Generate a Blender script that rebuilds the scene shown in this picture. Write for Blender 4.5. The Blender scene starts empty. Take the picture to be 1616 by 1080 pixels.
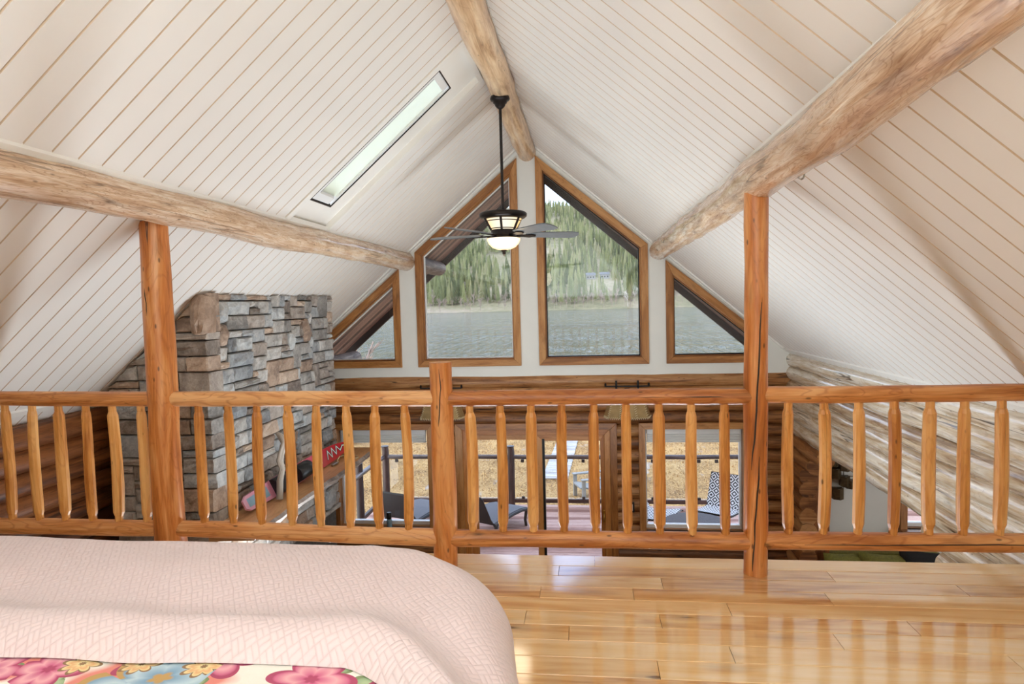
import bpy, math, random
import numpy as np
from mathutils import Vector, Matrix, noise
from mathutils.geometry import tessellate_polygon
rnd = random.Random(7)
PI = math.pi
C = bpy.context.scene.collection
scene = bpy.context.scene

# ------------------------------------------------------------------ camera
def make_camera():
    yaw, pitch, roll, f = 0.1155, 0.0607, 0.0262, 1020.0
    fw = Vector((-math.sin(yaw)*math.cos(pitch), math.cos(yaw)*math.cos(pitch), -math.sin(pitch)))
    r = Vector((math.cos(yaw), math.sin(yaw), 0)); u = r.cross(fw)
    r2 = r*math.cos(roll)-u*math.sin(roll); u2 = u*math.cos(roll)+r*math.sin(roll)
    M = Matrix(((r2.x, u2.x, -fw.x, 0), (r2.y, u2.y, -fw.y, 0), (r2.z, u2.z, -fw.z, 1.42), (0, 0, 0, 1)))
    cd = bpy.data.cameras.new('camera'); co = bpy.data.objects.new('camera', cd); C.objects.link(co)
    co.matrix_world = M; cd.sensor_width = 36; cd.lens = f/1616*36; cd.clip_start = .05; cd.clip_end = 4000
    scene.camera = co
make_camera()

# ------------------------------------------------------------------ node helper
def lin(c):
    return tuple(((v/255)/12.92 if v/255 <= .04045 else ((v/255+.055)/1.055)**2.4) for v in c)+(1,)

class NT:
    def __init__(s, nt): s.t = nt; nt.nodes.clear()
    def n(s, typ, inp=None, **kw):
        x = s.t.nodes.new(typ)
        for k, v in kw.items(): setattr(x, k, v)
        if inp:
            for k, v in inp.items():
                sk = x.inputs[k]
                if hasattr(v, 'is_output'): s.t.links.new(v, sk)
                elif hasattr(v, 'outputs'): s.t.links.new(v.outputs[0], sk)
                else: sk.default_value = v
        return x
    def math(s, op, a, b=0.0, c=0.0):
        return s.n('ShaderNodeMath', {0: a, 1: b, 2: c}, operation=op).outputs[0]
    def vmath(s, op, a, b=(0, 0, 0)):
        return s.n('ShaderNodeVectorMath', {0: a, 1: b}, operation=op).outputs[0]
    def ramp(s, fac, stops, interp='LINEAR'):
        x = s.n('ShaderNodeValToRGB', {0: fac}); cr = x.color_ramp; cr.interpolation = interp
        while len(cr.elements) < len(stops): cr.elements.new(.5)
        for e, (p, c) in zip(cr.elements, stops): e.position = p; e.color = c
        return x.outputs[0]
    def mix(s, fac, a, b, blend='MIX'):
        x = s.n('ShaderNodeMix', data_type='RGBA', blend_type=blend)
        for k, v in ((0, fac), (6, a), (7, b)):
            if hasattr(v, 'is_output'): s.t.links.new(v, x.inputs[k])
            else: x.inputs[k].default_value = v
        return x.outputs[2]
    def noise(s, vec, scale, detail=3, rough=.55, dist=0.0):
        return s.n('ShaderNodeTexNoise', {'Vector': vec, 'Scale': scale, 'Detail': detail, 'Roughness': rough, 'Distortion': dist}).outputs[0]

def new_mat(name):
    m = bpy.data.materials.new(name); m.use_nodes = True
    return m, NT(m.node_tree)

def finish(N, color, rough=.5, bump=None, bstr=.3, bdist=.01, **kw):
    inp = {'Base Color': color, 'Roughness': rough}
    inp.update(kw)
    if bump is not None:
        inp['Normal'] = N.n('ShaderNodeBump', {'Height': bump, 'Strength': bstr, 'Distance': bdist}).outputs[0]
    b = N.n('ShaderNodeBsdfPrincipled', inp)
    N.n('ShaderNodeOutputMaterial', {'Surface': b.outputs[0]})

# ------------------------------------------------------------------ world: blue sky with bright broken cloud
def make_world():
    w = bpy.data.worlds.new('world'); scene.world = w; w.use_nodes = True
    N = NT(w.node_tree)
    tc = N.n('ShaderNodeTexCoord').outputs['Generated']
    z = N.n('ShaderNodeSeparateXYZ', {0: tc}).outputs[2]
    blue = N.ramp(z, [(0.0, (.88, .93, 1, 1)), (.2, (.36, .58, .98, 1)), (1, (.16, .34, .8, 1))])
    sv = N.vmath('MULTIPLY', tc, (1, 1, 3.0))
    c = N.noise(sv, 2.6, 6, .58, .3)
    cm = N.ramp(c, [(.42, (0, 0, 0, 1)), (.6, (1, 1, 1, 1))])
    col = N.mix(cm, blue, (1.0, 1.0, 1.0, 1))
    bg = N.n('ShaderNodeBackground', {'Color': col, 'Strength': SKY})
    N.n('ShaderNodeOutputWorld', {'Surface': bg.outputs[0]})
SKY = 3.4
make_world()
scene.view_settings.view_transform = 'Standard'; scene.view_settings.look = 'None'
scene.view_settings.gamma = 1; scene.view_settings.use_curve_mapping = False
scene.view_settings.exposure = 0.06
scene.cycles.use_denoising = True
scene.cycles.max_bounces = 8; scene.cycles.diffuse_bounces = 5; scene.cycles.transparent_max_bounces = 12
scene.cycles.sample_clamp_indirect = 6

def light(name, kind, loc, energy, color=(1, 1, 1), size=1, size_y=None, aim=None, angle=None):
    d = bpy.data.lights.new(name, kind); o = bpy.data.objects.new(name, d); C.objects.link(o)
    o.location = loc; d.energy = energy; d.color = color
    if kind == 'AREA':
        d.shape = 'RECTANGLE'; d.size = size; d.size_y = size_y or size
    elif kind == 'SUN': d.angle = angle or .1
    else: d.shadow_soft_size = size
    if aim is not None:
        o.rotation_euler = (Vector(aim)-Vector(loc)).to_track_quat('-Z', 'Y').to_euler()
    return o
light('sun', 'SUN', (0, 0, 30), .9, (1, .95, .87), aim=(14, 14, 0), angle=.3)
# added upturned fill lights: one behind the camera, one floating in the great room
light('loft_fill', 'AREA', (.1, -.75, 1.55), 185, (.76, .90, 1), 4.1, 1.4, aim=(.1, -.85, 4))
light('great_room_fill', 'AREA', (-.8, 4.75, -.80), 114, (.80, .91, 1), 4.2, .5, aim=(-.8, 5.2, 3))
light('wing_fill', 'AREA', (5.6, 5.2, -.9), 40, (.95, .97, 1), 2.0, 1.6, aim=(2.8, 7, -.9))  # unseen area light inside the closed wing, standing in for daylight

# ------------------------------------------------------------------ materials
def uvco(N, su, sv, rnd_off=True):
    uv = N.n('ShaderNodeUVMap').outputs[0]
    v = N.vmath('MULTIPLY', uv, (su, sv, 1))
    if rnd_off:
        r = N.n('ShaderNodeObjectInfo').outputs['Random']
        v = N.vmath('ADD', v, N.n('ShaderNodeCombineXYZ', {0: N.math('MULTIPLY', r, 53.1), 1: N.math('MULTIPLY', r, 91.7), 2: N.math('MULTIPLY', r, 17.3)}).outputs[0])
    return v

def wood(name, dark, mid, light_, rough=.35, kn=.5, crack=.5, grain=1.0, var=.25, hewn=.0, coat=.0, vein=.18, knot_col=(45, 25, 12)):
    m, N = new_mat(name)
    g = N.noise(uvco(N, 1.6*grain, 16*grain), 1, 4, .6, .8)
    g2 = N.noise(uvco(N, 5*grain, 95*grain), 1, 2, .5)
    blot = N.noise(uvco(N, 2.2, 5), 1, 2, .5, .4)
    t = N.math('ADD', N.math('MULTIPLY', g, .62), N.math('ADD', N.math('MULTIPLY', g2, .18), N.math('MULTIPLY', blot, .26)))
    r = N.n('ShaderNodeObjectInfo').outputs['Random']
    t = N.math('ADD', t, N.math('MULTIPLY', N.math('SUBTRACT', r, .5), var))
    col = N.ramp(t, [(.38, lin(dark)), (.52, lin(mid)), (.66, lin(light_))])
    h = N.math('ADD', N.math('MULTIPLY', g, .5), N.math('MULTIPLY', g2, .12))
    if kn:
        vn = N.noise(uvco(N, 1.3*grain, 7.5*grain), 1, 3, .5, .6)
        vl = N.math('ABSOLUTE', N.math('SUBTRACT', N.math('FRACT', N.math('MULTIPLY', vn, 13)), .5))
        vl = N.math('MULTIPLY', N.ramp(vl, [(.03, (1, 1, 1, 1)), (.16, (0, 0, 0, 1))]), vein)
        col = N.mix(vl, col, lin(dark), 'MULTIPLY')
    if kn:
        vo = N.n('ShaderNodeTexVoronoi', {'Vector': uvco(N, 2.3, 7.0), 'Scale': 1.0, 'Randomness': 1.0})
        d = N.math('ADD', vo.outputs['Distance'], N.math('MULTIPLY', N.noise(uvco(N, 14, 40), 1, 2), .12))
        k = N.ramp(d, [(.07, (1, 1, 1, 1)), (.16, (.25, .25, .25, 1)), (.3, (0, 0, 0, 1))])
        k = N.math('MULTIPLY', k, kn)
        col = N.mix(k, col, lin(knot_col))
        h = N.math('SUBTRACT', h, N.math('MULTIPLY', k, .25))
    if kn:
        v2 = N.n('ShaderNodeTexVoronoi', {'Vector': uvco(N, 7, 17), 'Scale': 1.0}).outputs['Distance']
        k2 = N.math('MULTIPLY', N.ramp(v2, [(.06, (1, 1, 1, 1)), (.12, (0, 0, 0, 1))]), min(1, kn)*.8)
        col = N.mix(k2, col, lin(knot_col))
    if crack:
        ck = N.noise(uvco(N, .55, 9), 1, 2, .5, .3)
        c2 = N.math('ABSOLUTE', N.math('SUBTRACT', ck, .5))
        msk = N.ramp(N.noise(uvco(N, .9, 3), 1, 1), [(.52, (0, 0, 0, 1)), (.6, (1, 1, 1, 1))])
        c3 = N.math('MULTIPLY', N.ramp(c2, [(.004, (1, 1, 1, 1)), (.016, (0, 0, 0, 1))]), msk)
        c3 = N.math('MULTIPLY', c3, crack)
        col = N.mix(c3, col, lin((40, 22, 12)))
        h = N.math('SUBTRACT', h, c3)
    if hewn:
        hv = N.n('ShaderNodeTexVoronoi', {'Vector': uvco(N, 7, 16), 'Scale': 1.0, 'Randomness': .9}, feature='SMOOTH_F1').outputs['Distance']
        h = N.math('ADD', h, N.math('MULTIPLY', hv, hewn))
    finish(N, col, rough, h, .45, .006, **{'Coat Weight': coat, 'Coat Roughness': .12, 'Specular IOR Level': .5})
    return m

M = {}
M['post'] = wood('stained_post_wood', (160, 88, 38), (204, 124, 60), (228, 162, 100), .33, .9, .9)
M['rail'] = wood('stained_rail_wood', (174, 104, 50), (214, 144, 82), (236, 180, 122), .36, .85, .6, vein=.35)
M['baluster'] = wood('stained_baluster_wood', (178, 108, 46), (218, 150, 76), (236, 178, 108),   .38, .85, .25, var=.15)
M['beam'] = wood('pale_peeled_beam_wood', (172, 134, 102), (214, 180, 148), (238, 218, 194), .27, .7, .45, hewn=.5, var=.05, coat=.35, vein=.4, grain=2.1)
M['ridge'] = wood('pale_ridge_beam_wood', (172, 130, 92), (216, 180, 140), (240, 214, 178), .33, .6, .6, hewn=.4, var=.05, coat=.2)
M['logR'] = wood('glare_pale_wall_log_wood', (150, 118, 86), (208, 184, 152), (240, 229, 211), .25, .6, .8, hewn=.5, var=.22, coat=.6)  # white window glare on the right wall's logs is put into this colour
M['log'] = wood('brown_wall_log_wood', (104, 62, 30), (158, 104, 58), (190, 140, 90), .42, .75, .8, var=.25)
M['logdark'] = wood('shaded_wall_log_wood', (66, 34, 16), (112, 64, 32), (150, 92, 50), .42, .6, .8, var=.25)  # gable log wood again, with the left wall's shade put into the colour
M['logend'] = wood('log_end_grain_wood', (120, 66, 28), (158, 92, 44), (176, 112, 60), .5, 0, .4)
M['trim'] = wood('window_casing_wood', (140, 88, 42), (174, 116, 62), (196, 142, 86), .36, .45, 0)
M['sash'] = wood('window_sash_wood', (120, 72, 34), (156, 98, 48), (176, 120, 66), .4, .2, 0)
M['doorwood'] = wood('door_wood', (170, 104, 46), (196, 130, 66), (212, 152, 90), .36, .35, 0)
M['mantel'] = wood('mantel_slab_wood', (160, 104, 62), (196, 142, 94), (214, 166, 118), .3, .3, 0, grain=.6)
M['bark'] = wood('live_edge_wood', (78, 64, 54), (124, 108, 98), (164, 152, 144), .6, .2, .8, grain=2)
M['drift'] = wood('driftwood_wood', (150, 138, 124), (206, 196, 184), (232, 226, 216), .6, .4, .5)
M['soffit'] = wood('soffit_plank_wood', (70, 48, 38), (112, 80, 66), (142, 108, 92), .6, .3, .3, var=.5)

M['greylog'] = wood('weathered_log_wood', (92, 80, 72), (140, 126, 116), (176, 164, 154), .7, .4, .6)
M['deck'] = wood('deck_board_wood', (146, 106, 92), (182, 140, 124), (204, 168, 152), .8, .1, .1, var=.35)
M['darkpost'] = wood('brown_deck_rail_wood', (46, 30, 24), (66, 44, 36), (92, 68, 58), .5, .2, .3)
M['wetrail'] = wood('weathered_deck_rail_wood', (38, 29, 26), (60, 47, 42), (104, 90, 84), .35, .2, .5)
M['walk'] = wood('boardwalk_wood', (150, 146, 142), (176, 172, 168), (196, 192, 190), .7, .1, .2, var=.25)

def floor_mat():
    m, N = new_mat('hickory_floor_wood')
    r = N.n('ShaderNodeObjectInfo').outputs['Random']
    g = N.noise(uvco(N, 1.1, 11), 1, 4, .55, 1.2)
    fine = N.noise(uvco(N, 4, 120), 1, 2)
    t = N.math('ADD', N.math('ADD', N.math('MULTIPLY', g, .7), N.math('MULTIPLY', fine, .12)), N.math('MULTIPLY', r, .26))
    col = N.ramp(t, [(.28, lin((176, 118, 66))), (.42, lin((222, 174, 114))), (.58, lin((238, 200, 144))), (.8, lin((246, 220, 176)))])
    vo = N.n('ShaderNodeTexVoronoi', {'Vector': uvco(N, 1.5, 6), 'Scale': 1.0})
    d = N.math('ADD', vo.outputs['Distance'], N.math('MULTIPLY', N.noise(uvco(N, 10, 60), 1, 2), .1))
    k = N.ramp(d, [(.08, (1, 1, 1, 1)), (.13, (.35, .35, .35, 1)), (.3, (0, 0, 0, 1))])
    col = N.mix(N.math('MULTIPLY', k, .85), col, lin((70, 36, 16)))
    finish(N, col, .16, N.math('ADD', N.math('MULTIPLY', g, .4), N.math('MULTIPLY', fine, .06)), .1, .003, **{'Coat Weight': 1.0, 'Coat Roughness': .09, 'Coat IOR': 1.75})
    return m
M['floor'] = floor_mat()

def plain(name, col, rough=.5, nscale=0, namp=.15, bstr=0, metal=0.0, **kw):
    m, N = new_mat(name); c = lin(col)
    co = N.n('ShaderNodeTexCoord').outputs['Object']
    bump = None
    if nscale:
        n = N.noise(co, nscale, 3)
        c2 = tuple(max(0, v*(1-namp)) for v in c[:3])+(1,); c3 = tuple(min(1, v*(1+namp)) for v in c[:3])+(1,)
        c = N.ramp(n, [(.3, c2), (.7, c3)])
        bump = n if bstr else None
    finish(N, c, rough, bump, bstr, .004, **{'Metallic': metal, **kw})
    return m
M['white'] = plain('white_board_paint', (236, 231, 224), .42, 1.5, .02)
M['groove'] = plain('board_groove_pine', (208, 186, 160), .6, 5, .06)
M['wallpaint'] = plain('gable_wall_paint', (232, 230, 222), .6, 3, .02)
M['trimwhite'] = plain('white_trim_paint', (240, 236, 228), .4, 3, .02)
M['vinyl'] = plain('white_vinyl', (236, 236, 234), .35, 3, .02)
M['black'] = plain('black_seal', (22, 22, 22), .5, 9, .2)
M['iron'] = plain('black_iron', (30, 27, 25), .45, 20, .2, metal=.6)
M['bronze'] = plain('oil_rubbed_bronze', (44, 38, 36), .38, 20, .2, metal=.7)
M['blade'] = plain('dark_fan_blade', (104, 110, 114), .28, 14, .12)
M['brass'] = plain('brass_metal', (200, 160, 80), .3, 20, .1, metal=1)
M['artbrass'] = plain('aged_bronze_sculpture_metal', (92, 74, 48), .45, 26, .35, metal=.5)
M['steel'] = plain('steel_metal', (170, 168, 160), .35, 20, .1, metal=1)
M['mortar'] = plain('dark_mortar', (84, 80, 76), .9, 30, .3, .4)
M['rubber'] = plain('black_rubber', (18, 18, 20), .45, 30, .3)
M['olive'] = plain('olive_velvet', (112, 108, 26), .8, 40, .25, .2, **{'Sheen Weight': .6})
M['cushdark'] = plain('black_cushion_cloth', (26, 24, 26), .8, 60, .2)
M['cushorange'] = plain('orange_cushion_cloth', (190, 116, 66), .8, 60, .2)
M['wickerdark'] = plain('dark_woven_wicker', (40, 38, 36), .6, 120, .6, .5)
M['wickergrey'] = plain('grey_woven_wicker', (104, 103, 105), .9, 160, .4, .5)
M['tablegrey'] = plain('dark_grey_woven_top', (88, 83, 82), .9, 90, .4, .5)
M['chairgrey'] = plain('weathered_grey_plastic', (146, 146, 142), .6, 6, .12)
M['shade'] = plain('rawhide_shade', (158, 130, 86), .7, 8, .25, .2)
M['lace'] = plain('pale_leather_lacing', (214, 196, 156), .7, 30, .1)
M['mattress'] = plain('mattress_ticking', (232, 226, 218), .8, 20, .05)
M['bottleblue'] = plain('blue_grey_bottle', (130, 160, 176), .2, 10, .1)
M['siding'] = plain('grey_house_wall', (150, 148, 146), .7, .5, .1)
M['roofing'] = plain('grey_house_roof', (96, 98, 102), .7, .5, .15)
M['snow'] = plain('old_snow', (226, 228, 230), .8, 5, .06)
M['subfloor'] = plain('joist_wood', (150, 108, 66), .7, 4, .2)
M['bare'] = plain('bare_twig_bark', (158, 140, 128), .9, 3, .25)
M['palebark'] = plain('pale_birch_bark', (205, 196, 184), .9, 3, .15)

def glass_mat():
    m, N = new_mat('window_glass')
    fr = N.n('ShaderNodeFresnel', {'IOR': 1.45}).outputs[0]
    t = N.n('ShaderNodeBsdfTransparent', {'Color': (.97, .98, .98, 1)}); g = N.n('ShaderNodeBsdfGlossy', {'Roughness': 0.0})
    x = N.n('ShaderNodeMixShader', {0: fr, 1: t.outputs[0], 2: g.outputs[0]})
    N.n('ShaderNodeOutputMaterial', {'Surface': x.outputs[0]}); return m
M['glass'] = glass_mat()
M['fascia'] = plain('dark_fascia_paint', (52, 40, 34), .6, 3, .2)

def blind_mat():
    m, N = new_mat('skylight_blind_cloth')
    d = N.n('ShaderNodeBsdfDiffuse', {'Color': lin((240, 240, 226))}); t = N.n('ShaderNodeBsdfTranslucent', {'Color': lin((246, 248, 236))})
    x = N.n('ShaderNodeMixShader', {0: .62, 1: d.outputs[0], 2: t.outputs[0]})
    N.n('ShaderNodeOutputMaterial', {'Surface': x.outputs[0]}); return m
M['blind'] = blind_mat()

def lamp_mat(name, col, s):
    m, N = new_mat(name)
    lw = N.n('ShaderNodeLayerWeight', {'Blend': .35}).outputs['Facing']
    c = N.ramp(lw, [(0, (1, .9, .72, 1)), (.6, col), (1, tuple(v*.7 for v in col[:3])+(1,))])
    e = N.n('ShaderNodeEmission', {'Color': c, 'Strength': s})
    N.n('ShaderNodeOutputMaterial', {'Surface': e.outputs[0]}); return m
M['bowl'] = lamp_mat('lit_alabaster_bowl', (1, .72, .38, 1), 2.0)
M['amber'] = lamp_mat('lit_amber_panel', (1, .62, .24, 1), 1.25)

def stone_mat(name, a, b, c):
    m, N = new_mat(name)
    co = N.n('ShaderNodeTexCoord').outputs['Object']
    r = N.n('ShaderNodeObjectInfo').outputs['Random']
    off = N.vmath('ADD', co, N.n('ShaderNodeCombineXYZ', {0: N.math('MULTIPLY', r, 31.0), 1: N.math('MULTIPLY', r, 17.0)}).outputs[0])
    n1 = N.noise(off, 7, 5, .65, .6); n2 = N.noise(off, 38, 4, .7)
    t = N.math('ADD', N.math('MULTIPLY', n1, .65), N.math('ADD', N.math('MULTIPLY', n2, .3), N.math('MULTIPLY', N.math('SUBTRACT', r, .5), .25)))
    col = N.ramp(t, [(.32, lin(a)), (.5, lin(b)), (.66, lin(c))])
    finish(N, col, .55, N.math('ADD', n1, N.math('MULTIPLY', n2, .5)), .8, .02)
    return m
STONES = [stone_mat('blue_grey_stone', (118, 120, 122), (166, 168, 168), (204, 204, 200)),
          stone_mat('grey_stone', (118, 114, 109), (170, 165, 158), (208, 203, 196)),
          stone_mat('tan_stone', (132, 110, 94), (182, 157, 136), (212, 192, 172)),
          stone_mat('brown_grey_stone', (112, 100, 90), (160, 148, 137), (192, 181, 170))]

def coverlet_mat():
    m, N = new_mat('pink_quilted_cotton')
    uv = N.n('ShaderNodeUVMap').outputs[0]; w2 = .033
    wob = N.n('ShaderNodeTexNoise', {'Vector': uv, 'Scale': 5.0, 'Detail': 2.0}).outputs['Color']
    uv2 = N.vmath('ADD', uv, N.vmath('MULTIPLY', N.vmath('SUBTRACT', wob, (.5, .5, .5)), (.03, .03, 0)))
    s = N.n('ShaderNodeSeparateXYZ', {0: uv2}); x, y = s.outputs[0], s.outputs[1]
    X = N.math('DIVIDE', N.math('ADD', x, N.math('MULTIPLY', y, .62)), w2); Y = N.math('DIVIDE', N.math('SUBTRACT', N.math('MULTIPLY', x, .62), y), w2)
    par = N.math('FLOORED_MODULO', N.math('ADD', N.math('FLOOR', X), N.math('FLOOR', Y)), 2)
    a = N.math('FRACT', X); b = N.math('FRACT', Y)
    def mx(p, q): return N.math('ADD', N.math('MULTIPLY', p, N.math('SUBTRACT', 1, par)), N.math('MULTIPLY', q, par))
    c = mx(a, b); l = mx(b, a)
    t = N.math('FRACT', N.math('MULTIPLY', c, 2))
    def pil(v, p): return N.math('SUBTRACT', 1, N.math('POWER', N.math('ABSOLUTE', N.math('SUBTRACT', N.math('MULTIPLY', v, 2), 1)), p))
    h = N.math('POWER', N.math('MULTIPLY', pil(t, 3), pil(l, 5)), .6)
    cl = N.noise(uv, 900, 1)
    fold = N.noise(uv, 9, 3)
    hh = N.math('ADD', h, N.math('ADD', N.math('MULTIPLY', cl, .06), N.math('MULTIPLY', fold, .5)))
    col = N.mix(h, lin((214, 190, 188)), lin((224, 202, 200)))
    finish(N, col, .75, hh, .30, .010, **{'Sheen Weight': .3})
    return m
M['coverlet'] = coverlet_mat()

def floral_mat():
    m, N = new_mat('floral_printed_cotton')
    uv = N.n('ShaderNodeUVMap').outputs[0]
    big = N.noise(uv, 2.6, 2)
    base = N.ramp(big, [(.47, lin((226, 138, 124))), (.5, lin((240, 232, 220)))], 'LINEAR')
    def flowers(scale, petals, off, r0, cin, cout, rim, thr):
        nonlocal base
        sc = N.vmath('ADD', uv, (off, off*.7, 0))
        v = N.n('ShaderNodeTexVoronoi', {'Vector': sc, 'Scale': scale, 'Randomness': .8}, voronoi_dimensions='2D')
        d = N.vmath('SUBTRACT', sc, v.outputs['Position']); q = N.n('ShaderNodeSeparateXYZ', {0: d})
        ang = N.math('ARCTAN2', q.outputs[1], q.outputs[0])
        rr = N.math('MULTIPLY', N.n('ShaderNodeVectorMath', {0: d}, operation='LENGTH').outputs['Value'], scale)
        R = N.math('MULTIPLY', r0, N.math('ADD', .62, N.math('MULTIPLY', .38, N.math('ABSOLUTE', N.math('COSINE', N.math('MULTIPLY', ang, petals))))))
        k = N.math('DIVIDE', rr, R)
        pet = N.ramp(k, [(0, lin(rim)), (.14, lin(rim)), (.2, lin(cin)), (.55, lin(cout)), (.8, lin(cin)), (.86, lin(rim)), (1, lin(rim))])
        keep = N.math('GREATER_THAN', N.n('ShaderNodeSeparateColor', {0: v.outputs['Color']}).outputs[0], thr)
        base = N.mix(N.math('MULTIPLY', N.math('LESS_THAN', k, 1), keep), base, pet)
    flowers(8, 2.5, 3.1, .5, (150, 170, 130), (176, 192, 150), (130, 144, 100), .4)
    flowers(5, 3.0, 0.4, .5, (206, 104, 136), (236, 172, 178), (176, 74, 104), .45)
    flowers(3.6, 2.5, 1.7, .56, (130, 164, 190), (196, 214, 220), (196, 156, 96), .45)
    flowers(7, 4.0, 5.9, .36, (238, 216, 160), (230, 176, 124), (150, 116, 84), .66)
    finish(N, base, .8, N.noise(uv, 60, 2), .3, .004)
    return m
M['floral'] = floral_mat()

def geo_mat():
    m, N = new_mat('black_white_diamond_cloth')
    uv = N.n('ShaderNodeUVMap').outputs[0]; s = N.n('ShaderNodeSeparateXYZ', {0: uv})
    a = N.math('MULTIPLY', s.outputs[0], 6.5); b = N.math('MULTIPLY', s.outputs[1], 6.5)
    fa = N.math('ABSOLUTE', N.math('SUBTRACT', N.math('FRACT', a), .5)); fb = N.math('ABSOLUTE', N.math('SUBTRACT', N.math('FRACT', b), .5))
    d = N.math('ADD', fa, fb)
    st = N.math('GREATER_THAN', N.math('FRACT', N.math('MULTIPLY', d, 3.0)), .48)
    finish(N, N.mix(st, lin((24, 24, 26)), lin((232, 230, 226))), .7)
    return m
M['geo'] = geo_mat()

def ski_mat():
    m, N = new_mat('pink_red_ski_print')
    uv = N.n('ShaderNodeUVMap').outputs[0]; u = N.n('ShaderNodeSeparateXYZ', {0: uv}).outputs[0]
    n = N.noise(uv, 6, 3)
    t = N.math('ADD', u, N.math('MULTIPLY', N.math('SUBTRACT', n, .5), .12))
    col = N.ramp(t, [(0, lin((212, 150, 168))), (.25, lin((226, 146, 170))), (.55, lin((222, 104, 128))), (.78, lin((204, 44, 62))), (1, lin((190, 26, 40)))])
    finish(N, col, .25, **{'Coat Weight': .5}); return m
M['ski'] = ski_mat()

def lawn_mat():
    m, N = new_mat('dry_winter_grass')
    co = N.n('ShaderNodeTexCoord').outputs['Object']
    n1 = N.noise(co, 1.2, 3); n2 = N.noise(co, 22, 4, .7); n3 = N.noise(N.vmath('MULTIPLY', co, (1, .35, 1)), 0.9, 3, .6)
    t = N.math('ADD', N.math('MULTIPLY', n1, .3), N.math('MULTIPLY', n2, .75))
    col = N.ramp(t, [(.40, lin((98, 70, 36))), (.5, lin((168, 128, 74))), (.60, lin((202, 166, 108)))])
    sn = N.ramp(n3, [(.62, (0, 0, 0, 1)), (.67, (1, 1, 1, 1))])
    col = N.mix(N.math('MULTIPLY', sn, .8), col, lin((186, 184, 182)))
    finish(N, col, .9, n2, .9, .05); return m
M['lawn'] = lawn_mat()
M['straw'] = plain('straw_blades', (198, 160, 102), .8, 2, .3)

def lake_mat():
    m, N = new_mat('rippled_lake_water')
    co = N.n('ShaderNodeTexCoord').outputs['Object']
    v = N.vmath('MULTIPLY', co, (.5, 1.0, 1))
    big = N.noise(v, .045, 8, .56, .3)
    dap = N.noise(N.vmath('MULTIPLY', co, (1.0, .13, 1)), .75, 3, .6, .5)
    h = N.math('ADD', N.math('MULTIPLY', big, 8.0), N.math('MULTIPLY', dap, 4.0))
    b = N.n('ShaderNodeBsdfPrincipled', {'Base Color': lin((70, 74, 54)), 'Roughness': .05, 'IOR': 1.33,
        'Normal': N.n('ShaderNodeBump', {'Height': h, 'Strength': 1.0, 'Distance': 1.0}).outputs[0]})
    N.n('ShaderNodeOutputMaterial', {'Surface': b.outputs[0]}); return m
M['lake'] = lake_mat()

def hill_mat():
    m, N = new_mat('hillside_earth')
    co = N.n('ShaderNodeTexCoord').outputs['Object']
    n = N.noise(co, .02, 5, .65); n2 = N.noise(co, .3, 3)
    t = N.math('ADD', N.math('MULTIPLY', n, .7), N.math('MULTIPLY', n2, .3))
    col = N.ramp(t, [(.36, lin((96, 94, 64))), (.5, lin((130, 122, 90))), (.68, lin((160, 144, 124)))])
    finish(N, col, .95); return m
M['hill'] = hill_mat()

def leaf_mat(name, attr):
    m, N = new_mat(name)
    r = N.n('ShaderNodeAttribute', attribute_name='tone').outputs['Fac'] if attr else N.n('ShaderNodeObjectInfo').outputs['Random']
    n = N.noise(N.n('ShaderNodeTexCoord').outputs['Object'], .5, 2)
    t = N.math('ADD', N.math('MULTIPLY', r, .75), N.math('MULTIPLY', n, .25))
    col = N.ramp(t, [(.1, lin((78, 84, 54))), (.45, lin((110, 116, 72))), (.7, lin((138, 140, 92))), (.9, lin((152, 144, 112)))])
    finish(N, col, .9); return m
M['needles'] = leaf_mat('conifer_needles', False); M['forest'] = leaf_mat('forest_needles', True)

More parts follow.
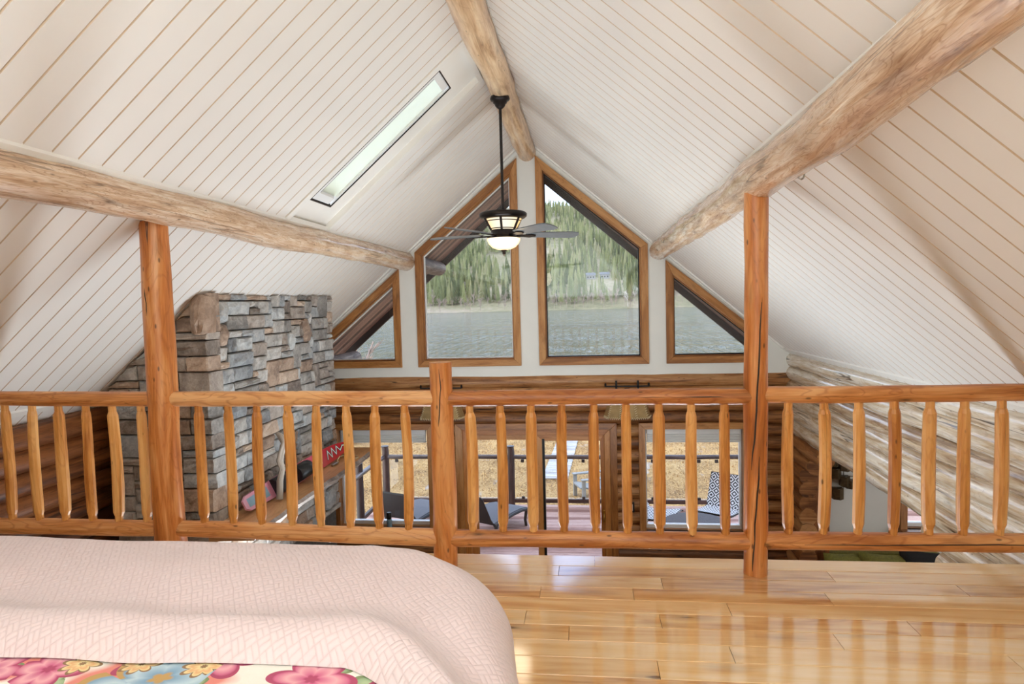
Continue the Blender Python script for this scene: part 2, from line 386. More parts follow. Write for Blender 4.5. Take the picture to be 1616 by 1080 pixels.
# ------------------------------------------------------------------ mesh helpers
class MB:
    def __init__(s): s.v = []; s.f = []; s.uv = []; s.mi = []
    def add(s, verts, faces, uvs, m=0):
        o = len(s.v); s.v += [tuple(p) for p in verts]
        for fc, u in zip(faces, uvs):
            s.f.append([i+o for i in fc]); s.uv.append(u); s.mi.append(m)
        return s
    def box(s, x0, x1, y0, y1, z0, z1, m=0, mat=None):
        V = [(x, y, z) for z in (z0, z1) for y in (y0, y1) for x in (x0, x1)]
        F = [(0, 2, 3, 1), (4, 5, 7, 6), (0, 1, 5, 4), (2, 6, 7, 3), (0, 4, 6, 2), (1, 3, 7, 5)]
        d = [abs(x1-x0), abs(y1-y0), abs(z1-z0)]; L = d.index(max(d)); o = [i for i in range(3) if i != L]
        U = [[(V[i][L], V[i][o[0]]+V[i][o[1]]) for i in fc] for fc in F]
        if mat is not None: V = [mat @ Vector(p) for p in V]
        return s.add(V, F, U, m)
    def tube(s, pts, radii, n=12, cap=True, m=0, capm=None, jit=0.0, seed=0.0, cone=False):
        pts = [Vector(p) for p in pts]; k = len(pts); V = []; L = [0]
        for i in range(1, k): L.append(L[-1]+(pts[i]-pts[i-1]).length)
        t0 = (pts[1]-pts[0]).normalized(); up = Vector((0, 0, 1)) if abs(t0.z) < .9 else Vector((0, 1, 0))
        a = t0.cross(up).normalized()
        for i in range(k):
            t = (pts[min(i+1, k-1)]-pts[max(i-1, 0)]).normalized()
            a = (a-t*a.dot(t)).normalized(); b = t.cross(a)
            for j in range(n):
                g = 2*PI*j/n; dr = a*math.cos(g)+b*math.sin(g)
                r = radii[i]
                if jit: r *= 1+jit*noise.noise(Vector((L[i]*4+seed, math.cos(g)*1.1+seed*.37, math.sin(g)*1.1)))
                V.append(pts[i]+dr*r)
        R = max(radii); F = []; U = []
        for i in range(k-1):
            for j in range(n):
                q = (j+1) % n
                F.append((i*n+j, i*n+q, (i+1)*n+q, (i+1)*n+j))
                v0, v1 = 2*PI*R*j/n, 2*PI*R*(j+1)/n
                U.append([(L[i], v0), (L[i], v1), (L[i+1], v1), (L[i+1], v0)])
        s.add(V, F, U, m)
        if cap:
            for i, rev in ((0, True), (k-1, False)):
                idx = list(range(n)); vv = V[i*n:(i+1)*n]
                if rev: idx = idx[::-1]
                s.add(vv, [idx], [[(.1*math.cos(2*PI*j/n), .1*math.sin(2*PI*j/n)) for j in idx]], m if capm is None else capm)
        return s
    def prism(s, poly, a0, a1, axis='y', udir=None, m=0):
        n = len(poly); ar = sum(poly[i][0]*poly[(i+1) % n][1]-poly[(i+1) % n][0]*poly[i][1] for i in range(n))
        if ar < 0: poly = poly[::-1]
        def P(p, a): return {'y': (p[0], a, p[1]), 'x': (a, p[0], p[1]), 'z': (p[0], p[1], a)}[axis]
        V = [P(p, a0) for p in poly]+[P(p, a1) for p in poly]
        F = [tuple(range(n)), tuple(range(2*n-1, n-1, -1))]+[(i, i+n, (i+1) % n+n, (i+1) % n) for i in range(n)]
        if axis != 'y': F = [f[::-1] for f in F]
        if udir is None: udir = (1, 0)
        l = math.hypot(*udir); ux, uy = udir[0]/l, udir[1]/l
        def uv(i):
            p = poly[i % n]; a = a0 if i < n else a1
            return (p[0]*ux+p[1]*uy, -p[0]*uy+p[1]*ux+a)
        return s.add(V, F, [[uv(i) for i in f] for f in F], m)
    def lathe(s, prof, n=24, m=0, c=(0, 0, 0), cap=True):
        V = []; F = []; U = []
        for r, z in prof:
            for j in range(n): V.append((c[0]+r*math.cos(2*PI*j/n), c[1]+r*math.sin(2*PI*j/n), c[2]+z))
        for i in range(len(prof)-1):
            for j in range(n):
                q = (j+1) % n; F.append((i*n+j, i*n+q, (i+1)*n+q, (i+1)*n+j)); U.append([(j/n, i), ((j+1)/n, i), ((j+1)/n, i+1), (j/n, i+1)])
        if cap:
            F.append(tuple(range(n))[::-1]); U.append([(0, 0)]*n); k = (len(prof)-1)*n; F.append(tuple(range(k, k+n))); U.append([(0, 0)]*n)
        return s.add(V, F, U, m)
    def mesh(s, name, mats, smooth=False):
        me = bpy.data.meshes.new(name); me.from_pydata(s.v, [], s.f)
        ul = me.uv_layers.new(name='UVMap'); flat = [c for u in s.uv for p in u for c in p]
        ul.data.foreach_set('uv', flat)
        for mt in (mats if isinstance(mats, (list, tuple)) else [mats]): me.materials.append(mt)
        me.polygons.foreach_set('material_index', s.mi)
        if smooth: me.polygons.foreach_set('use_smooth', [len(f) <= 4 for f in s.f])
        me.update(); return me
    def obj(s, name, mats, parent=None, smooth=False, bevel=0, loc=None):
        o = bpy.data.objects.new(name, s.mesh(name, mats, smooth)); C.objects.link(o)
        if parent: o.parent = parent
        if loc: o.location = loc
        if bevel:
            b = o.modifiers.new('bevel', 'BEVEL'); b.width = bevel; b.segments = 2; b.limit_method = 'ANGLE'
        return o

def empty(name, loc=(0, 0, 0), rz=0):
    o = bpy.data.objects.new(name, None); C.objects.link(o); o.location = loc; o.rotation_euler = (0, 0, rz); o.empty_display_size = .1
    return o
def tag(o, label, cat, group=None):
    o['label'] = label; o['category'] = cat
    if group: o['group'] = group
    return o
def thing(name, label, cat, loc=(0, 0, 0), rz=0, group=None): return tag(empty(name, loc, rz), label, cat, group)
def struct(o): o['kind'] = 'structure'; return o
def copy(o, parent=None, loc=None):
    c = o.copy(); C.objects.link(c)
    if parent: c.parent = parent
    if loc: c.location = loc
    return c
def copy_tree(o, parent=None):
    c = copy(o, parent)
    for ch in list(o.children): copy_tree(ch, c)
    return c

def log(p0, p1, r0, r1, step=.3, n=14, wob=.008, jit=.05, seed=None, ends=None):
    """a peeled log as MB, slightly wandering and uneven"""
    seed = rnd.random()*100 if seed is None else seed
    p0, p1 = Vector(p0), Vector(p1); L = (p1-p0).length; k = max(3, int(L/step)+1); d = (p1-p0)/L
    a = d.cross(Vector((0, 0, 1)) if abs(d.z) < .9 else Vector((0, 1, 0))).normalized(); b = d.cross(a)
    P = []; R = []
    for i in range(k):
        t = i/(k-1); p = p0.lerp(p1, t)
        w = wob*min(1, 4*t*(1-t)+.2)
        p = p+a*noise.noise((t*L*.9+seed, 1.3, 0))*w+b*noise.noise((t*L*.9+seed, 7.7, 0))*w
        P.append(p); R.append((r0+(r1-r0)*t)*(1+.04*noise.noise((t*L*1.6+seed, 4.4, 0))))
    m = MB(); m.tube(P, R, n, True, jit=jit, seed=seed, capm=1 if ends else None); return m

XR, ZR, T = -.69, 3.3925, .8628
def zroof(x): return ZR-T*abs(x-XR)
XL, XW, YG, FZ = -3.73, 2.35, 8.0, -2.5       # left wall, right wall, gable, main floor
YB = -1.5                                     # rear wall

# ------------------------------------------------------------------ loft floor
fl = struct(MB().box(XL, XW+.1, YB, 3.50, -.30, -.02).obj('floor', M['subfloor']))
struct(MB().box(XL-.2, 6.2, YB, 8.1, FZ-.2, FZ).obj('floor_lower', M['subfloor']))
def plank(x0, x1, y0, y1, name='plank', z1=0.0, mat='floor'):
    g = .0012
    m = MB(); b = .0025
    m.prism([(y0+g, -.018), (y1-g, -.018), (y1-g, z1-b), (y1-g-b, z1), (y0+g+b, z1), (y0+g, z1-b)], x0+g, x1-g, 'x')
    V = m.v; m.uv = [[(V[i][0], V[i][1]) for i in f] for f in m.f]
    return m.obj(name, M[mat], fl)
W = .128; y = 3.545
plank(XL, .02, y-.14, y); plank(.02, XW, y-.14, y)
y -= .14; row = 0
joints = {0: [-.17, 1.2], 1: [-.62, .35, 1.75], 2: [-.25, .20, 1.1], 3: [-.48, .62, 1.9], 4: [-.30, .3, 1.35], 5: [-.1, 1.0], 6: [-.35, .55, 1.6]}
while y > YB:
    js = joints.get(row) or sorted(rnd.uniform(-3.2, 2.1) for _ in range(3))
    if row in joints: js = [-2.2+.1*row]+js
    xs = [XL]+js+[XW]
    for a, b in zip(xs, xs[1:]): plank(a, b, y-W, y)
    y -= W; row += 1

# ------------------------------------------------------------------ ceiling: backing + boards, skylight well, trims
SKY0, SKY1, SKXA, SKXB = 4.67, 5.39, -2.232, -.845
ce = MB()
def slab(x0, x1, y0, y1, lo=.022, hi=.20): ce.prism([(x0, zroof(x0)+lo), (x1, zroof(x1)+lo), (x1, zroof(x1)+hi), (x0, zroof(x0)+hi)], y0, y1)
slab(-4.1, XR, YB-.1, 4.62); slab(-4.1, XR, 5.42, 8.2); slab(-4.1, SKXA-.02, 4.62, 5.42); slab(SKXB+.02, XR, 4.62, 5.42)
slab(XR, 2.75, YB-.1, 8.2)
ceil = struct(ce.obj('ceiling', M['trimwhite']))
nrm = 1/math.hypot(1, T)
def board_mesh(x0, x1):
    """one tongue and groove board running down the slope, lying between Y 0 and .14"""
    m = MB(); w = .14; c = .005; e = .009
    prof = [(0, e), (c, 0), (w-c, 0), (w, e), (w, .02), (0, .02)]
    V = []; F = []; U = []
    for x in (x0, x1):
        for (yy, h) in prof: V.append((x, yy, zroof(x)+h))
    n = len(prof); mi = []
    for i in range(n):
        j = (i+1) % n; F.append((i, j, j+n, i+n)); U.append([(V[q][0], V[q][1]) for q in F[-1]]); mi.append(1 if i in (0, 2) else 0)
    o = MB(); o.add(V, F, U); o.mi = mi
    return o.mesh('board', [M['white'], M['groove']])
bl, br, bs = board_mesh(-3.95, XR), board_mesh(XR, 2.62), board_mesh(-3.95, SKXA)
yy = 2.356-.14*27
while yy < YG-.01:
    for side, me in (('l', bl), ('r', br)):
        inter = side == 'l' and 4.59 < yy+.07 < 5.45
        o = bpy.data.objects.new('board', bs if inter else me); C.objects.link(o); o.parent = ceil; o.location = (0, yy, 0)
    yy += .14

def strip(name, x0, x1, y0, y1, h0, h1, mat='trimwhite'):
    return struct(MB().prism([(x0, zroof(x0)+h0), (x1, zroof(x1)+h0), (x1, zroof(x1)+h1), (x0, zroof(x0)+h1)], y0, y1, udir=(0, 1)).obj(name, M[mat]))
ti = [0]
def trim(x0, x1, y0, y1, h0=-.014, h1=.02, mat='trimwhite'):
    ti[0] += 1; return strip('trim_%d' % ti[0], x0, x1, y0, y1, h0, h1, mat)
trim(-2.235, -2.195, YB, YG)                      # along upper side of left beam
trim(.80, .835, YB, YG); trim(XR+.08, XR+.115, YB, YG)
trim(-3.73, -3.69, YB, YG); trim(2.31, 2.35, YB, YG)
trim(-3.7, XR, 7.955, 8.0, -.012); trim(-3.7, XR, 7.90, 7.955, -.022); trim(XR, 2.3, 7.955, 8.0, -.012); trim(XR, 2.3, 7.90, 7.955, -.022)

# skylight well
sk = struct(empty('window_8'))
def slope_box(m, x0, x1, y0, y1, h0, h1): return m.prism([(x0, zroof(x0)+h0), (x1, zroof(x1)+h0), (x1, zroof(x1)+h1), (x0, zroof(x0)+h1)], y0, y1, udir=(1, T))
HW = .13
for nm, a in (('well_side', (SKXA, SKXB, 4.60, SKY0+.0, -.012, HW)), ('well_side', (SKXA, SKXB, SKY1, 5.436, -.012, HW)),
              ('well_end', (SKXA-.03, SKXA+.005, 4.60, 5.436, -.016, HW)), ('well_end', (SKXB, SKXB+.03, 4.60, 5.436, -.012, HW))):
    slope_box(MB(), *a).obj(nm, M['trimwhite'], sk)
gx0, gx1, gy0, gy1 = -2.07, -1.045, 4.79, 5.175
for a in ((SKXA, SKXB, SKY0, gy0), (SKXA, SKXB, gy1, SKY1), (SKXA, gx0, gy0, gy1), (gx1, SKXB, gy0, gy1)):
    slope_box(MB(), *a, HW-.08, HW-.06).obj('well_panel', M['trimwhite'], sk)
for a in ((gx0, gx1, gy0, gy0+.05), (gx0, gx1, gy1-.02, gy1), (gx0, gx0+.05, gy0+.05, gy1-.05), (gx1-.05, gx1, gy0+.05, gy1-.05)):
    slope_box(MB(), *a, HW-.072, HW+.06).obj('sash', M['vinyl'], sk)
for a in ((gx0-.008, gx1+.008, gy0-.008, gy0), (gx0-.008, gx1+.008, gy1, gy1+.008), (gx0-.008, gx0, gy0, gy1), (gx1, gx1+.008, gy0, gy1)):
    slope_box(MB(), *a, HW-.082, HW-.06).obj('seal', M['fascia'], sk)
slope_box(MB(), gx0+.05, gx1-.05, gy0+.066, gy0+.074, HW-.062, HW-.05).obj('blind_rail', M['fascia'], sk)
slope_box(MB(), gx0+.05, gx1-.05, gy0+.05, gy1-.02, HW-.05, HW-.042).obj('blind', M['blind'], sk)
slope_box(MB(), gx0+.04, gx1-.04, gy0+.04, gy1-.04, HW+.05, HW+.056).obj('pane', M['glass'], sk)

# ------------------------------------------------------------------ walls
def holed_wall(name, outer, holes, y0, y1, mat):
    loops = [outer]+holes
    tri = tessellate_polygon([[Vector((p[0], p[1], 0)) for p in l] for l in loops])
    pts = [p for l in loops for p in l]; n = len(pts)
    V = [(p[0], y0, p[1]) for p in pts]+[(p[0], y1, p[1]) for p in pts]
    F = []
    for t in tri:
        a, b, c = (pts[i] for i in t)
        cr = (b[0]-a[0])*(c[1]-a[1])-(b[1]-a[1])*(c[0]-a[0])
        t = t if cr > 0 else (t[0], t[2], t[1])
        F.append(tuple(t)); F.append((t[0]+n, t[2]+n, t[1]+n))
    k = 0
    for l in loops:
        q = len(l)
        for i in range(q): F.append((k+i, k+i+n, k+(i+1) % q+n, k+(i+1) % q))
        k += q
    m = MB(); m.add(V, F, [[(V[i][0], V[i][2]) for i in f] for f in F])
    return struct(m.obj(name, M[mat]))
def inset(poly, d):
    n = len(poly); out = []
    for i in range(n):
        p0, p1, p2 = Vector(poly[i-1]), Vector(poly[i]), Vector(poly[(i+1) % n])
        e0 = (p1-p0).normalized(); e1 = (p2-p1).normalized()
        n0 = Vector((-e0.y, e0.x)); n1 = Vector((-e1.y, e1.x))
        b = (n0+n1).normalized(); out.append(tuple(p1+b*(d/max(.2, b.dot(n0)))))
    return out
def ring(m_name, outer, inner, y0, y1, mat, parent, bevel=.004):
    n = len(outer)
    for i in range(n):
        j = (i+1) % n
        u = (outer[j][0]-outer[i][0], outer[j][1]-outer[i][1])
        MB().prism([outer[i], outer[j], inner[j], inner[i]], y0, y1, udir=u).obj(m_name, M[mat], parent, bevel=bevel)
UP = {1: [(-3.43, .632), (-2.342, .632), (-2.342, 1.885), (-3.43, .975)],
      2: [(-2.13, .632), (-.815, .632), (-.815, 3.185), (-2.13, 2.08)],
      3: [(-.59, .632), (.75, .632), (.75, 2.085), (-.59, 3.21)],
      4: [(.957, .632), (2.08, .632), (2.08, .965), (.957, 1.888)]}
wg = holed_wall('wall_gable', [(XL-.2, .48), (XW+.3, .48), (XW+.3, zroof(XW)+.0), (XW, zroof(XW)+.02), (XR, ZR+.02), (XL-.2, zroof(XL-.2)+.02)],
                [inset(p, .05) for p in UP.values()], YG, YG+.2, 'wallpaint')
for k, p in UP.items():
    w = struct(empty('window_%d' % k))
    a = inset(p, .085); b = inset(p, .10); c = inset(p, .122)
    ring('casing', p, a, 7.972, 8.005, 'trim', w)
    ring('sash', inset(p, .05), b, 8.005, 8.10, 'sash', w, .003)
    ring('glazing_bead', b, inset(p, .112), 8.045, 8.085, 'black' if k in (3, 4) else 'vinyl', w, .002)
    MB().prism(inset(p, .10), 8.075, 8.08).obj('pane', M['glass'], w)

# lower gable: backing behind the logs, with openings
OPL = [(-3.24, -1.46), (-2.03, -1.46), (-2.03, -.155), (-3.24, -.155)]
OPD = [(-1.60, FZ+.005), (.262, FZ+.005), (.262, -.165), (-1.60, -.165)]
OPR = [(.675, -1.46), (1.86, -1.46), (1.86, -.155), (.675, -.155)]
OPW = [(3.70, -1.40), (4.7, -1.40), (4.7, -.1), (3.70, -.1)]
lw = holed_wall('wall_front', [(XL-.2, FZ), (2.72, FZ), (2.72, .50), (XL-.2, .50)], [OPL, OPD, OPR], 8.06, 8.2, 'log')
holed_wall('wall_wing', [(2.72, FZ), (6.2, FZ), (6.2, .50), (2.72, .50)], [OPW], 8.03, 8.2, 'wallpaint')
SP = .157
for k in range(19):
    z = .435-SP*k; r = .088
    iv = [(XL-.1, 2.62)]
    if z+r > -2.5:
        holes = []
        if -1.5 < z < -.10: holes += [(-3.30, -1.975), (.618, 1.925)]
        if z < -.10: holes += [(-1.66, .325)]
        for h0, h1 in sorted(holes):
            a, b = iv.pop(); iv += [(a, h0), (h1, b)]
    for a, b in iv:
        log((a, 8.055, z), (b, 8.055, z), r, r*.97, wob=.01, jit=.1).obj('log', [M['log'], M['logend']], lw, smooth=True)

def rect(x0, x1, z0, z1): return [(x0, z0), (x1, z0), (x1, z1), (x0, z1)]
for num, op, blind in ((5, OPL, True), (6, OPR, True), (7, OPW, False)):
    w = struct(empty('window_%d' % num))
    x0, x1, z0, z1 = op[0][0], op[1][0], op[0][1], op[2][1]
    o = rect(x0-.065, x1+.065, z0-.05, z1+.065)
    ring('casing', o, rect(x0+.012, x1-.012, z0+.03, z1-.012), 7.94, 8.06, 'trim', w)
    ring('sash', rect(x0+.012, x1-.012, z0+.03, z1-.012), rect(x0+.035, x1-.035, z0+.075, z1-.035), 8.05, 8.12, 'vinyl', w, .003)
    MB().box(x0+.03, x1-.03, 8.085, 8.09, z0+.06, z1-.03).obj('pane', M['glass'], w)
    MB().box(x0-.08, x1+.08, 7.86, 7.99, z0-.03, z0+.03).obj('sill', M['trim'], w, bevel=.004)
for nm, x0, x1, lab in (('window_blind', -3.20, -2.075, 'white raised blind above the glass of the window beside the stone chimney'),
                        ('window_blind', .71, 1.825, 'white raised blind in the lower window right of the glass door')):
    b = thing(nm, lab, 'blind', (x0, 8.0, -.34), 0, 'raised white blinds')
    MB().box(0, x1-x0, 0, .05, .10, .165).obj('headrail', M['vinyl'], b, bevel=.004)
    for q in range(4): MB().box(.004, x1-x0-.004, .004, .046, .018+.02*q, .035+.02*q).obj('slat', M['vinyl'], b, bevel=.003)
    MB().box(0, x1-x0, 0, .05, 0, .014).obj('bottom_rail', M['vinyl'], b, bevel=.003)

# patio door
d = struct(empty('door_1'))
ring('casing', rect(-1.68, .345, FZ-.05, -.09), rect(-1.59, .262, FZ-.0, -.172), 7.95, 8.07, 'trim', d)
ring('frame', rect(-1.60, .262, FZ, -.165), rect(-1.515, .19, FZ+.04, -.245), 7.99, 8.16, 'doorwood', d)
for x0, x1, y0, y1, nm in ((-1.515, -.60, 8.09, 8.13, 'fixed_panel'), (-.66, .19, 8.03, 8.08, 'sliding_panel')):
    ring(nm, rect(x0, x1, FZ+.04, -.245), rect(x0+.085, x1-.05, FZ+.2, -.325), y0, y1, 'doorwood', d)
    MB().box(x0+.07, x1-.04, (y0+y1)/2, (y0+y1)/2+.006, FZ+.18, -.31).obj('pane', M['glass'], d)
MB().box(-.585, -.555, 8.028, 8.085, FZ+.1, -.3).obj('seal', M['black'], d)
h = MB().box(.165, .185, 8.0, 8.03, -1.36, -1.20).obj('handle', M['brass'], d, bevel=.004)
MB().tube([(.175, 8.0, -1.25), (.175, 7.97, -1.25), (.175, 7.97, -1.33), (.175, 8.0, -1.33)], [.008]*4, 8).obj('lever', M['brass'], h, smooth=True)

# right log wall with an arched opening to the wing
rw = struct(MB().box(2.52, 2.60, YB, 8.1, -.13, .70).obj('wall_right', M['logR']))
MB().box(2.52, 2.60, YB, 4.45, FZ, -.13).obj('backing', M['logR'], rw)
for k in range(20):
    z = .655-.158*k; r = .093; xc = XW+r
    if z < FZ: break
    def lg(a, b, mt='logR'):
        log((xc, a, z), (xc, b, z), r*1.03, r*.97, wob=.016, jit=.16, step=.22).obj('log', [M[mt], M['logend']], rw, smooth=True)
    if k <= 5: lg(YB, 8.04)
    else:
        near = {6: 4.85, 7: 4.66, 8: 4.55, 9: 4.47}.get(k, 4.42)
        far = {6: 6.95, 7: 7.25}.get(k, 7.48)
        lg(YB, near); lg(far, 8.04, 'log')
struct(MB().box(2.535, 2.72, 7.62, 8.03, FZ, -.2).obj('trim_90', M['logdark']))
# left log wall
lwall = struct(MB().box(XL-.3, XL-.16, YB, 8.1, FZ, .80).obj('wall_left', M['logdark']))
for k in range(20):
    z = .60-.158*k
    log((XL-.093, YB, z), (XL-.093, 8.04, z), .095, .09, wob=.012, jit=.12).obj('log', [M['logdark'], M['logend']], lwall, smooth=True)
# rear wall and wing shell
struct(MB().prism([(XL-.2, FZ), (6.2, FZ), (6.2, .6), (2.6, .7), (XR, ZR+.1), (XL-.2, .8)], YB-.15, YB).obj('wall_rear', M['wallpaint']))
struct(MB().box(6.0, 6.2, YB, 8.2, FZ, .6).obj('wall_wing_side', M['wallpaint']))
struct(MB().box(2.62, 6.2, YB, 8.2, .50, .62).obj('ceiling_wing', M['white']))

# ------------------------------------------------------------------ roof beams
def beam(label, p0, p1, r0, r1, mat, seed, jit=.10):
    o = log(p0, p1, r0, r1, .12, 22, .03, jit, seed).obj('log_beam', M[mat], smooth=True)
    return tag(o, label, 'beam')
beam('round log beam under the left slope, carried by the tallest post beside the chimney', (-2.275, YB, 1.978), (-2.25, 8.14, 1.975), .083, .114, 'beam', 3.0)
beam('thick pale round log beam under the right slope, with a metal eye hook below', (.835, YB, 2.02), (.885, 8.14, 2.006), .086, .114, 'beam', 11.0, .14)
beam('round ridge log at the peak of the ceiling, holding the fan', (XR, YB, 3.26), (XR, 8.02, 3.255), .105, .112, 'ridge', 23.0)
hk = thing('eye_hook', 'small steel eye hook under the right log beam', 'hook', (.90, 2.85, 1.945))
MB().tube([(0, 0, .0), (0, 0, .03)], [.004]*2, 8).obj('shank', M['steel'], hk, smooth=True)
MB().tube([(.014*math.sin(a)*.9, 0, -.022-.022*-math.cos(a)) for a in [i*2*PI/14 for i in range(15)]], [.0035]*15, 8).obj('ring', M['steel'], hk, smooth=True)

# ------------------------------------------------------------------ posts and railing
PY = 3.36
def post(label, x, z0, z1, r0, r1, seed, dx=0.0):
    o = log((0, 0, z0), (dx, 0, z1), r0, r1, .09, 18, .010, .10, seed).obj('log_post', M['post'], smooth=True, loc=(x, PY, 0))
    return tag(o, label, 'post')
post('tall thick orange-stained log post standing in front of the stone chimney', -2.378, 0, 1.915, .084, .073, 2.2, .01)
post('short orange log newel post with flat sawn top, in the middle of the railing', -.785, 0, 1.114, .064, .062, 5.2, .008)
post('tall slim orange log post with a long dark crack, standing on the bare floor', .837, 0, 1.96, .059, .060, 9.7, .008)

def baluster(parent, x, z0, z1, mid_off, seed):
    rr = random.Random(seed)
    r = .0295*rr.uniform(.9, 1.08); L = z1-z0
    prof = [(0, .0215), (.05, .0215), (.06, .024), (.085, r*.98), (.3, r*1.02), (.5, r), (.7, r*.97), (.9, r*.95), (.93, .0225), (.935, .0205), (1, .0205)]
    bx, by = rr.uniform(-.010, .010), rr.uniform(-.006, .006)
    P = [(x+mid_off*(1-t)+bx*math.sin(PI*t*rr.choice((1, 1, 1))), by*math.sin(PI*t), z0+L*t) for t, _ in prof]
    m = MB(); m.tube(P, [q for _, q in prof], 9, True, jit=.10, seed=seed)
    return m.obj('baluster', M['baluster'], parent, smooth=False)
def railing(label, x0, x1, ztop0, ztop1, zb0, zb1, xs, seed, rb=.046):
    cx = (x0+x1)/2
    t = thing('railing', label, 'railing', (cx, PY, 0), 0, 'log railing sections along the loft edge')
    a, b = x0-cx, x1-cx
    log((a, 0, ztop0), (b, 0, ztop1), .042, .043, .1, 16, .006, .08, seed).obj('top_rail', M['rail'], t, smooth=True)
    log((a, 0, zb0), (b, 0, zb1), rb, rb, .1, 16, .006, .08, seed+9).obj('bottom_rail', M['rail'], t, smooth=True)
    for i, x in enumerate(xs):
        u = (x-x0)/(x1-x0)
        baluster(t, x-cx, zb0+(zb1-zb0)*u+rb-.012, ztop0+(ztop1-ztop0)*u-.030, 0, seed*31+i)
S1 = [-3.362, -3.187, -3.022, -2.85, -2.687, -2.511]
S2 = [-2.164, -1.99, -1.82, -1.643, -1.478, -1.31, -1.146, -0.983]
S3 = [-0.628, -0.464, -0.3, -0.138, 0.029, 0.194, 0.36, 0.523, 0.689]
S4 = [1.0, 1.168, 1.334, 1.501, 1.669, 1.826, 1.993]
railing('log railing section left of the tall thick post', XL, -2.40, .950, .932, .192, .190, S1, 41)
railing('log railing section between the tall thick post and the short newel', -2.36, -.80, .932, .920, .190, .160, S2, 47)
railing('log railing section in front of the glass door, right of the short newel', -.77, .82, .918, .916, .160, .166, S3, 53)
railing('log railing section between the tall slim post and the right log wall', .86, XW+.02, .924, .922, .172, .186, S4, 59)

def crack(parent, pts, r=.0034):
    """a drying crack: a thin dark seam following the log's face; pts are local points on the surface"""
    P = []
    for a, b in zip(pts, pts[1:]):
        a, b = Vector(a), Vector(b)
        for q in range(6): P.append(a.lerp(b, q/6))
    P.append(Vector(pts[-1]))
    P = [p+Vector((noise.noise((p.z*9+p.x*5, 2, 0)), 0, noise.noise((p.x*9, p.z*3, 5))*(.6 if abs(p.x) > .2 else 0)))*.006 for p in P]
    k = len(P); MB().tube(P, [r*min(1, .25+4*q/k, .25+4*(k-1-q)/k) for q in range(k)], 6).obj('crack', M['fascia'], parent)
def on_post(r, pts): return [(x, -math.sqrt(max(1e-6, r*r-x*x))+.0012, z) for x, z in pts]
posts = {o.name: o for o in C.objects if o.name.startswith('log_post')}
crack(posts['log_post.002'], on_post(.0585, [(.045, 1.93), (.025, 1.55), (.008, 1.1), (-.014, .72), (-.03, .55)]), .0042)
crack(posts['log_post.002'], on_post(.0575, [(.010, .62), (-.004, .4), (-.020, .15), (-.026, .03)]), .0042)
crack(posts['log_post.001'], on_post(.0615, [(.012, 1.09), (.02, .98), (.008, .86), (.0, .78)]), .0038)
crack(posts['log_post'], on_post(.079, [(-.012, 1.55), (-.004, 1.47), (-.014, 1.40)]), .0024)
rails = {o.name: o for o in C.objects if o.name.startswith('railing')}
crack(rails['railing.002'], [(x, -.0405, .916+.006*math.sin(x*4)) for x in (-.62, -.3, 0, .3, .55, .78)], .0036)
crack(rails['railing.003'], [(x, -.0445, .178+.008*math.sin(x*3)) for x in (-.55, -.2, .1, .4, .72)], .0032)

# ------------------------------------------------------------------ stone chimney
CX, CY0, CY1 = -2.81, 4.49, 6.93
ch = thing('chimney', 'stacked grey and tan ledgestone chimney rising to the sloped ceiling', 'chimney', (CX, CY0, FZ))
def CL(p): return (p[0]-CX, p[1]-CY0, p[2]-FZ)
core = MB(); xs0 = XL-.0
core.prism([(xs0+.12, FZ), (CX-.045, FZ), (CX-.045, zroof(CX-.045)-.02), (xs0+.12, zroof(xs0+.12)-.02)], CY0+.045, CY1-.03)
core.v = [CL(p) for p in core.v]
core.obj('mortar_core', M['mortar'], ch)
def pack(cols, rows, seed):
    r = random.Random(seed); occ = [[False]*cols for _ in range(rows)]; out = []
    for j in range(rows):
        for i in range(cols):
            if occ[j][i]: continue
            k = r.random()
            if k < .12: w, h = r.choice(((3, 4), (3, 3), (2, 4), (4, 3)))
            elif k < .62: w, h = r.randint(3, 5), 2
            elif k < .74: w, h = 2, 2
            else: w, h = r.randint(2, 5), 1
            w = min(w, cols-i); h = min(h, rows-j)
            if cols-i-w == 1: w += 1
            ww = 0
            while ww < w and not occ[j][i+ww]: ww += 1
            w = ww
            ok = 1
            while ok < h and all(not occ[j+ok][i+q] for q in range(w)): ok += 1
            h = ok
            for q in range(h):
                for p in range(w): occ[j+q][i+p] = True
            out.append((i, j, w, h))
    return out
